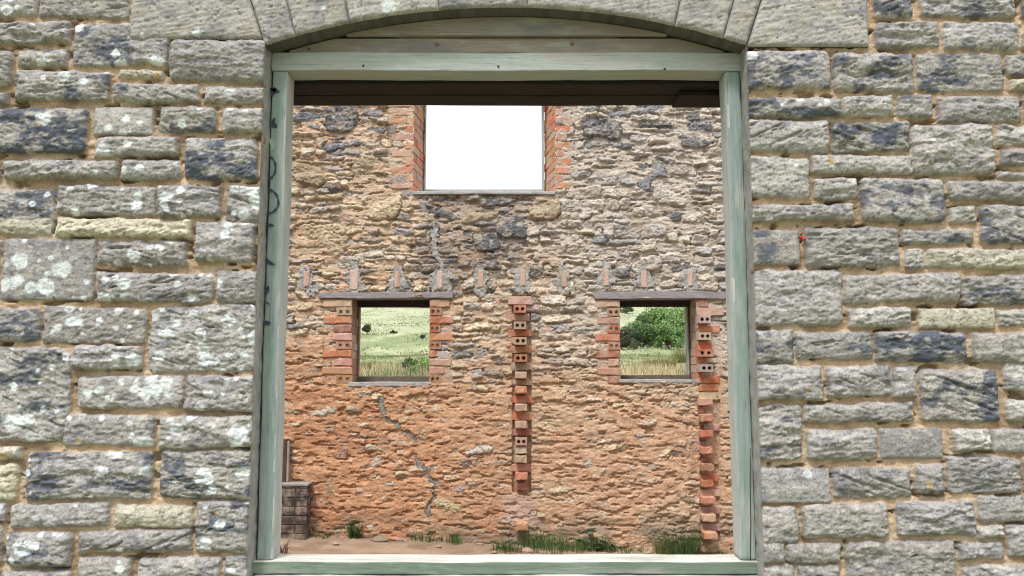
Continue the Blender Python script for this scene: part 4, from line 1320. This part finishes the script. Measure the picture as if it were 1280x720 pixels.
def tuft(name, px, py, n, R, h, label, cat, col=(.06, .115, .03), col2=(.15, .20, .07), extra=None, Y=3.8, seed=0, wid=.0034, group="grass tufts at the foot of the rubble wall", pw=.6, lean=.5):
    # stand it where the photo's base pixel meets the floor
    d = 1e9; best = Y
    for yy in np.arange(2.6, 3.98, .02):
        q = P(px, py, yy)
        e = abs(q[2] - float(floorz(q[0], yy)))
        if e < d: d, best = e, yy
    q = P(px, py, best); cx, cy = q[0], best
    rr = random.Random(seed)
    V, Q, C = blades(int(n * 1.6), R, h, col, col2, rr, floorz, cx, cy, wid, lean, pw)
    if extra:
        v2, q2, c2 = leaves_small(extra[0], R, extra[1], extra[2], rr, floorz, cx, cy, extra[3])
        o = len(V); V += v2; C += c2; Q += [tuple(i + o for i in f) for f in q2]
    me = np_mesh(name, np.array(V), np.array(Q), np.array(C))
    return tag(link(name, me, M['blade'], None, (cx, cy, float(floorz(cx, cy)))), label, cat, group)


tuft("grass_tuft", 851, 686, 260, .16, .22, "tall dense dark green grass tuft left of the right-hand brick pier's foot", "grass tuft", seed=1)
tuft("weed", 443, 672, 40, .05, .16, "slim dark green weed growing against the wall right of the brick stub", "weed", extra=(70, .2, (.045, .085, .025), .035), seed=2, group="weeds by the wall")
tuft("grass_tuft", 527, 671, 36, .10, .12, "thin grass wisps at the foot of the grey crack repair", "grass tuft", seed=3, lean=.7)
tuft("grass_tuft", 566, 680, 45, .09, .11, "small sparse grass tuft on bare earth right of the crack repair", "grass tuft", seed=4)
tuft("grass_tuft", 545, 669, 22, .06, .08, "tiny grass sprig between the crack repair and the sparse tuft", "grass tuft", seed=14)
tuft("weed", 633, 688, 50, .13, .09, "low leafy weed just left of the central brick pier's foot", "weed", extra=(90, .09, (.06, .11, .03), .03), seed=5, group="weeds by the wall")
tuft("grass_tuft", 664, 683, 55, .13, .16, "dark grass clump right against the central brick pier's foot", "grass tuft", seed=6)
tuft("grass_tuft", 683, 688, 85, .17, .17, "broad shaggy grass clump right of the central pier", "grass tuft", seed=7)
tuft("grass_tuft", 716, 689, 55, .13, .14, "grass clump between the shaggy clump and the broad-leaved dock", "grass tuft", seed=8)
tuft("dock_plant", 738, 688, 50, .09, .12, "pale broad-leaved dock plant in the middle of the grass strip", "plant", extra=(26, .17, (.16, .22, .12), .075), seed=9, group="weeds by the wall")
tuft("weed", 757, 689, 50, .08, .12, "dark leafy weed right of the pale dock plant", "weed", extra=(60, .14, (.05, .10, .03), .035), seed=10, group="weeds by the wall")
tuft("grass_tuft", 786, 690, 50, .16, .07, "low grass patch on the right end of the grass strip", "grass tuft", seed=11, lean=.8)
tuft("grass_tuft", 826, 686, 60, .05, .17, "yellowish upright grass stalks on the left of the tall dense tuft", "grass tuft", col=(.14, .16, .05), col2=(.30, .28, .12), seed=12)
tuft("grass_tuft", 893, 687, 60, .13, .07, "low dry yellow-green grass under the right-hand brick pier", "grass tuft", col=(.13, .15, .05), col2=(.25, .22, .10), seed=13, lean=.9)
tuft("weed", 395, 671, 30, .12, .05, "low creeping weed along the foot of the brick stub", "weed", extra=(60, .04, (.10, .13, .05), .022), seed=15, group="weeds by the wall", col=(.10, .13, .05))
tuft("dry_stalks", 352, 690, 14, .05, .10, "dark dry broken stalks on earth behind the left post's foot", "dead plant", col=(.06, .03, .02), col2=(.12, .06, .04), seed=16, group="weeds by the wall", lean=1.2)


# loose stones on the earth
def loose(px, py, s, c, label, seed):
    yy0 = 3.6
    for yy in np.arange(2.8, 3.95, .02):
        q = P(px, py, yy)
        if q[2] < float(floorz(q[0], yy)): break
        yy0 = yy
    q = P(px, py, yy0)
    bm = bmesh.new(); bmesh.ops.create_icosphere(bm, subdivisions=2, radius=1)
    r = random.Random(seed)
    ph = [r.uniform(0, 6) for _ in range(6)]
    for v in bm.verts:
        k = 1 + .18*math.sin(v.co.x*3+ph[0]) + .15*math.sin(v.co.y*4+ph[1]) + .15*math.sin(v.co.z*4+ph[2])
        v.co = Vector((v.co.x*s*k*1.3, v.co.y*s*k, max(v.co.z, -.5)*s*k*.55)) + Vector((q[0], yy0, float(floorz(q[0], yy0)) + s*.22))
    me = bpy.data.meshes.new("loose_stone"); bm.to_mesh(me); bm.free()
    return tag(link("loose_stone", me, plain_mat('loose_stone', tuple(x*.7 for x in c), c, 25, bs=.6, bd=.006), None, (q[0], yy0, float(floorz(q[0], yy0)))), label, "stone", "loose stones on the earth floor")


for k, (lx_, ly_, ls_) in enumerate(((420, 680, .022), (500, 676, .03), (548, 684, .018), (600, 677, .026), (618, 690, .02), (705, 683, .024), (808, 688, .03))):
    loose(lx_, ly_, ls_, random.choice([(.36, .26, .18), (.30, .24, .18), (.40, .30, .21)]),
          ["small crumb of stone on the earth right of the slim weed", "brown pebble on the earth below the crack repair's left side", "tiny pebble in front of the tiny grass sprig", "rounded brown stone on bare earth right of the sparse tuft",
           "tiny stone beside the low leafy weed", "small stone tucked between two grass clumps", "pale stone left of the yellowish stalks"][k], 60 + k)
loose(658, 691, .045, (.40, .27, .19), "pinkish loose stone among grass below the central pier", 1)
loose(895, 676, .035, (.46, .38, .27), "buff loose stone beside the right-hand pier's foot", 2)
loose(475, 668, .06, (.26, .20, .14), "flat brown stone at the wall foot right of the slim weed", 3)

# ---- trees and bushes on the hillside
def hill_point(px, d):
    """on the terrain, in the direction of px, at distance d from the camera"""
    y = d - 3.2
    x = (px - 640) / F * d * CT
    return x, y, float(terrain_z(np.array(x), np.array(y)))


def tree(name, px, d, W, Hh, label, cat, col, seed, nl=2600, leaf=.16, trunk=True, squash=1.0, group="trees and bushes on the hillside"):
    x, y, z = hill_point(px, d)
    rr = np.random.RandomState(seed)
    root = thing(name, (x, y, z), label, cat, group)
    bm = bmesh.new()
    th = Hh * (.16 if name != 'hawthorn_tree' else .36) if trunk else Hh * .12
    def limb(p, q, r0, r1):
        dv = q - p
        bmesh.ops.create_cone(bm, segments=7, radius1=r0, radius2=r1, depth=dv.length, cap_ends=True,
                              matrix=Matrix.Translation((p + q)/2) @ dv.to_track_quat('Z', 'Y').to_matrix().to_4x4())
    b0 = Vector((x, y, z - .1)); fork = Vector((x + rr.uniform(-.1, .1)*W, y, z + th))
    limb(b0, fork, Hh*.05, Hh*.035)
    lobes = []
    nlobe = 14
    for i in range(nlobe):
        a = rr.uniform(0, 6.28); rad = W * .5 * rr.uniform(.1, .72)
        hz = th + (Hh - th) * rr.uniform(.02, .85) * (1 - .45 * (rad / (W*.5)) ** 2)
        c = Vector((x + math.cos(a)*rad, y + math.sin(a)*rad, z + hz))
        lobes.append((c, min(W, Hh) * rr.uniform(.16, .28)))
        limb(fork, c, Hh*.025, Hh*.008)
    me = bpy.data.meshes.new("trunk"); bm.to_mesh(me); bm.free()
    link("trunk", me, M['bark'], root)
    ci = rr.randint(0, nlobe, nl)
    cen = np.array([lobes[i][0][:] for i in range(nlobe)])[ci]; rad = np.array([l[1] for l in lobes])[ci]
    dv = rr.normal(size=(nl, 3)); dv /= np.linalg.norm(dv, axis=1)[:, None]
    rr_ = rad * rr.uniform(.35, 1.08, nl) ** .6
    ctr = cen + dv * rr_[:, None] * np.array([1, 1, .8 * squash])
    ctr[:, 2] = np.maximum(ctr[:, 2], z + .05 * Hh)
    t = rr.normal(size=(nl, 3)); t /= np.linalg.norm(t, axis=1)[:, None]
    s = np.cross(t, dv + .3 * rr.normal(size=(nl, 3))); s /= np.linalg.norm(s, axis=1)[:, None] + 1e-9
    L = leaf * rr.uniform(.6, 1.3, nl)[:, None]
    V = np.stack([ctr - t*L, ctr + s*L*.55, ctr + t*L, ctr - s*L*.55], 1).reshape(-1, 3)
    tint = rr.uniform(.7, 1.3, nlobe)[ci] * rr.uniform(.75, 1.25, nl)
    C = np.repeat(np.array(col)[None] * tint[:, None], 4, 0)
    link("crown", np_mesh("crown", V, np.arange(nl*4).reshape(-1, 4), C, False), M['leaf'], root)
    return root


tree("hawthorn_tree", 458, 160, 2.3, 2.3, "small dark windswept hawthorn on the pale slope, left in the left window", "tree", (.07, .10, .04), 1, 1500, .14)
tree("low_bush", 492, 165, 2.3, .8, "flat dark gorse bush right of the hawthorn in the left window", "bush", (.045, .07, .025), 2, 900, .12, False)
tree("low_bush", 527, 140, 1.4, 1.0, "small round bush near the right edge of the left window", "bush", (.05, .075, .03), 3, 700, .10, False)
tree("low_bush", 513, 46, 1.1, .9, "grey-green bush in tawny grass at the bottom of the left window", "bush", (.07, .10, .04), 4, 900, .055, False)
tree("low_bush", 527, 38, 1.6, .85, "bright green bramble in the lower right corner of the left window", "bush", (.17, .27, .07), 5, 1500, .055, False)
tree("low_bush", 539, 36, 1.2, .8, "bright green bramble half hidden by the left window's right jamb", "bush", (.16, .26, .07), 25, 800, .05, False)
tree("broadleaf_tree", 532, 300, 9, 6, "distant dark tree on the skyline in the top right corner of the left window", "tree", (.06, .10, .035), 6, 1500, .4)
tree("broadleaf_tree", 826, 116, 7.0, 6.4, "tallest bright green tree in the middle of the right window", "tree", (.18, .29, .09), 7, 6500, .17)
tree("broadleaf_tree", 804, 110, 6.0, 5.0, "dark round tree left of the tallest one in the right window", "tree", (.11, .185, .065), 8, 5200, .16)
tree("broadleaf_tree", 852, 110, 6.4, 6.2, "light green bushy tree at the right edge of the right window", "tree", (.20, .30, .10), 9, 6000, .17)
tree("broadleaf_tree", 880, 112, 5.5, 5.6, "green tree hidden in part by the right window's right reveal", "tree", (.17, .27, .085), 10, 4500, .17)
tree("broadleaf_tree", 838, 102, 5.2, 3.4, "low leafy tree in front of the tallest one in the right window", "tree", (.15, .25, .08), 11, 4500, .14)
tree("dark_shrub", 779, 100, 3.6, 3.0, "brownish dark shrub at the left edge of the right window", "bush", (.075, .085, .045), 12, 2400, .12, False)
tree("dark_shrub", 794, 104, 3.2, 2.8, "deep green shrub between the brownish shrub and the round tree", "bush", (.055, .085, .035), 13, 2200, .12, False)
tree("broadleaf_tree", 783, 330, 9, 5, "far pale tree on the skyline at the top left of the right window", "tree", (.09, .13, .05), 14, 1300, .4)

# ---- rush tussocks one can count, and the tall grass nobody could
def tz(x, y): return terrain_z(np.array(x), np.array(y))
for i, (px, d, R, h, label, col) in enumerate([
        (815, 52, .55, .85, "tawny rush tussock left of centre in the right window", (.23, .20, .08)),
        (835, 50, .50, .85, "tawny rush tussock beside the left one in the right window", (.22, .19, .075)),
        (851, 66, .65, 1.3, "tall olive rush tussock near the right edge of the right window", (.19, .19, .075)),
        (461, 40, .35, .7, "brown rush tussock near the left edge of the left window", (.20, .14, .06))]):
    x, y, z = hill_point(px, d)
    rr = random.Random(40 + i)
    V, Q, C = blades(320, R, h, col, tuple(k*1.35 for k in col), rr, tz, x, y, .014, .45, .7)
    tag(link("rush_tussock", np_mesh("rush_tussock", np.array(V), np.array(Q), np.array(C)), M['blade'], None, (x, y, z)), label, "rush tussock", "rush tussocks in the field")

rg = np.random.RandomState(9)
n = 110000
an = rg.uniform(-.42, .42, n); dd = np.where(rg.rand(n) < .6, 22 + 70 * rg.rand(n) ** .8, 80 + 270 * rg.rand(n) ** .8)
far = ss(75, 110, dd)
gx, gy = np.sin(an) * dd, np.cos(an) * dd - 3.2
sc_f = 1 + 2.2 * far
clump = fbm(gx/3.0/sc_f + 30, gy/3.0/sc_f**1.6 + 30, 71, 3); big_ = fbm(gx/9 + 30, gy/9 + 30, 72, 2)
near = ss(62, 34, dd)
keep = rg.rand(n) < np.clip((clump - .36) * 4, .06, 1)
gx, gy, dd, clump, big_, near, far = gx[keep], gy[keep], dd[keep], clump[keep], big_[keep], near[keep], far[keep]
n = len(gx)
gz = terrain_z(gx, gy)
h = (.14 + .50 * near * ss(.40, .62, clump) + .10 * far) * rg.uniform(.5, 1.2, n)
wd = .010 + .00028 * dd + .09 * far * rg.uniform(.4, 1.4, n)
la = rg.uniform(0, 6.28, n); ln = h * rg.uniform(.1, .5, n)
pa = rg.uniform(0, 3.14, n)
V = np.zeros((n, 6, 3))
for k, (s, wf) in enumerate(((0, 1), (.55, .8), (1, .12))):
    bx, by, bz = gx + np.cos(la)*ln*s*s, gy + np.sin(la)*ln*s*s, gz + h*s - (.03 if s == 0 else 0)
    V[:, 2*k] = np.stack([bx - np.cos(pa)*wd*wf, by - np.sin(pa)*wd*wf, bz], 1)
    V[:, 2*k+1] = np.stack([bx + np.cos(pa)*wd*wf, by + np.sin(pa)*wd*wf, bz], 1)
k0 = (np.arange(n) * 6)[:, None]
Q = np.concatenate([k0 + np.array([0, 1, 3, 2]), k0 + np.array([2, 3, 5, 4])])
tw = ss(.26, .50, fbm(gx/1.4 + 9, gy/4 + 9, 73, 3) + .45 * (big_ - .5)) * (.35 + .65 * near) * (1 - far) + far * ss(150, 210, dd) * rg.uniform(.3, 1, n) * .9
C = np.array([.16, .205, .09]) * (1 - tw)[:, None] + np.array([.52, .415, .245]) * tw[:, None]
C = C * (1 - far)[:, None] + far[:, None] * np.where((rg.rand(n) < .5)[:, None], np.array([.30, .305, .18]), np.array([.20, .24, .115]))
C = C * (rg.uniform(.6, 1.3, n) * (.7 + .6 * fbm(gx/.9 + 5, gy/2.5 + 5, 74, 2)))[:, None]
tag(link("field_grass", np_mesh("field_grass", V.reshape(-1, 3), Q, np.repeat(C, 6, 0)), M['blade']),
    "tawny and green rough grass covering the near field outside the windows", "grass", kind="stuff")

# ================================================================== LIGHT
SUN_EL, SUN_AZ = math.radians(58), math.radians(205)     # azimuth clockwise from +Y: behind the camera, a little to the left
world = bpy.data.worlds.new("World"); scene.world = world; world.use_nodes = True
nt = world.node_tree
bg = nt.nodes['Background']
sky = nd(nt, 'ShaderNodeTexSky', sky_type='NISHITA')
sky.sun_disc = False; sky.sun_elevation = SUN_EL; sky.sun_rotation = SUN_AZ
sky.dust_density = 1.0; sky.air_density = 1.0; sky.ozone_density = 1.0
# a closed layer of cloud: the sky's own light, whitened and evened out, brighter towards the zenith
cl = nd(nt, 'ShaderNodeRGB'); cl.outputs[0].default_value = (8.9, 9.2, 9.75, 1)
tc = nd(nt, 'ShaderNodeTexCoord'); sp = nd(nt, 'ShaderNodeSeparateXYZ')
nt.links.new(tc.outputs['Generated'], sp.inputs[0])
mr = nd(nt, 'ShaderNodeMapRange'); mr.inputs[1].default_value = 0; mr.inputs[2].default_value = 1; mr.inputs[3].default_value = .27; mr.inputs[4].default_value = 1.75
nt.links.new(sp.outputs['Z'], mr.inputs[0])
vm = nd(nt, 'ShaderNodeVectorMath', operation='SCALE')
nt.links.new(cl.outputs[0], vm.inputs[0]); nt.links.new(mr.outputs[0], vm.inputs['Scale'])
mx = mixnode(nt, .92, sky.outputs[0], vm.outputs[0])
nt.links.new(mx, bg.inputs['Color'])
bg.inputs['Strength'].default_value = .088
sl = bpy.data.lights.new("sun", 'SUN'); sl.energy = 1.5; sl.angle = math.radians(10); sl.color = (1, .97, .95)
so = bpy.data.objects.new("sun", sl); COL.objects.link(so)
dirv = Vector((math.sin(SUN_AZ) * math.cos(SUN_EL), math.cos(SUN_AZ) * math.cos(SUN_EL), math.sin(SUN_EL)))
so.rotation_euler = dirv.to_track_quat('Z', 'Y').to_euler()
so.location = (0, -8, 12)

vs = scene.view_settings
scene.cycles.diffuse_bounces = 2
scene.cycles.pixel_filter_type = 'BLACKMAN_HARRIS'
scene.cycles.filter_width = 1.15
scene.display_settings.display_device = 'sRGB'
vs.view_transform = 'Standard'; vs.look = 'None'; vs.gamma = 1; vs.use_curve_mapping = False
vs.exposure = 1.1
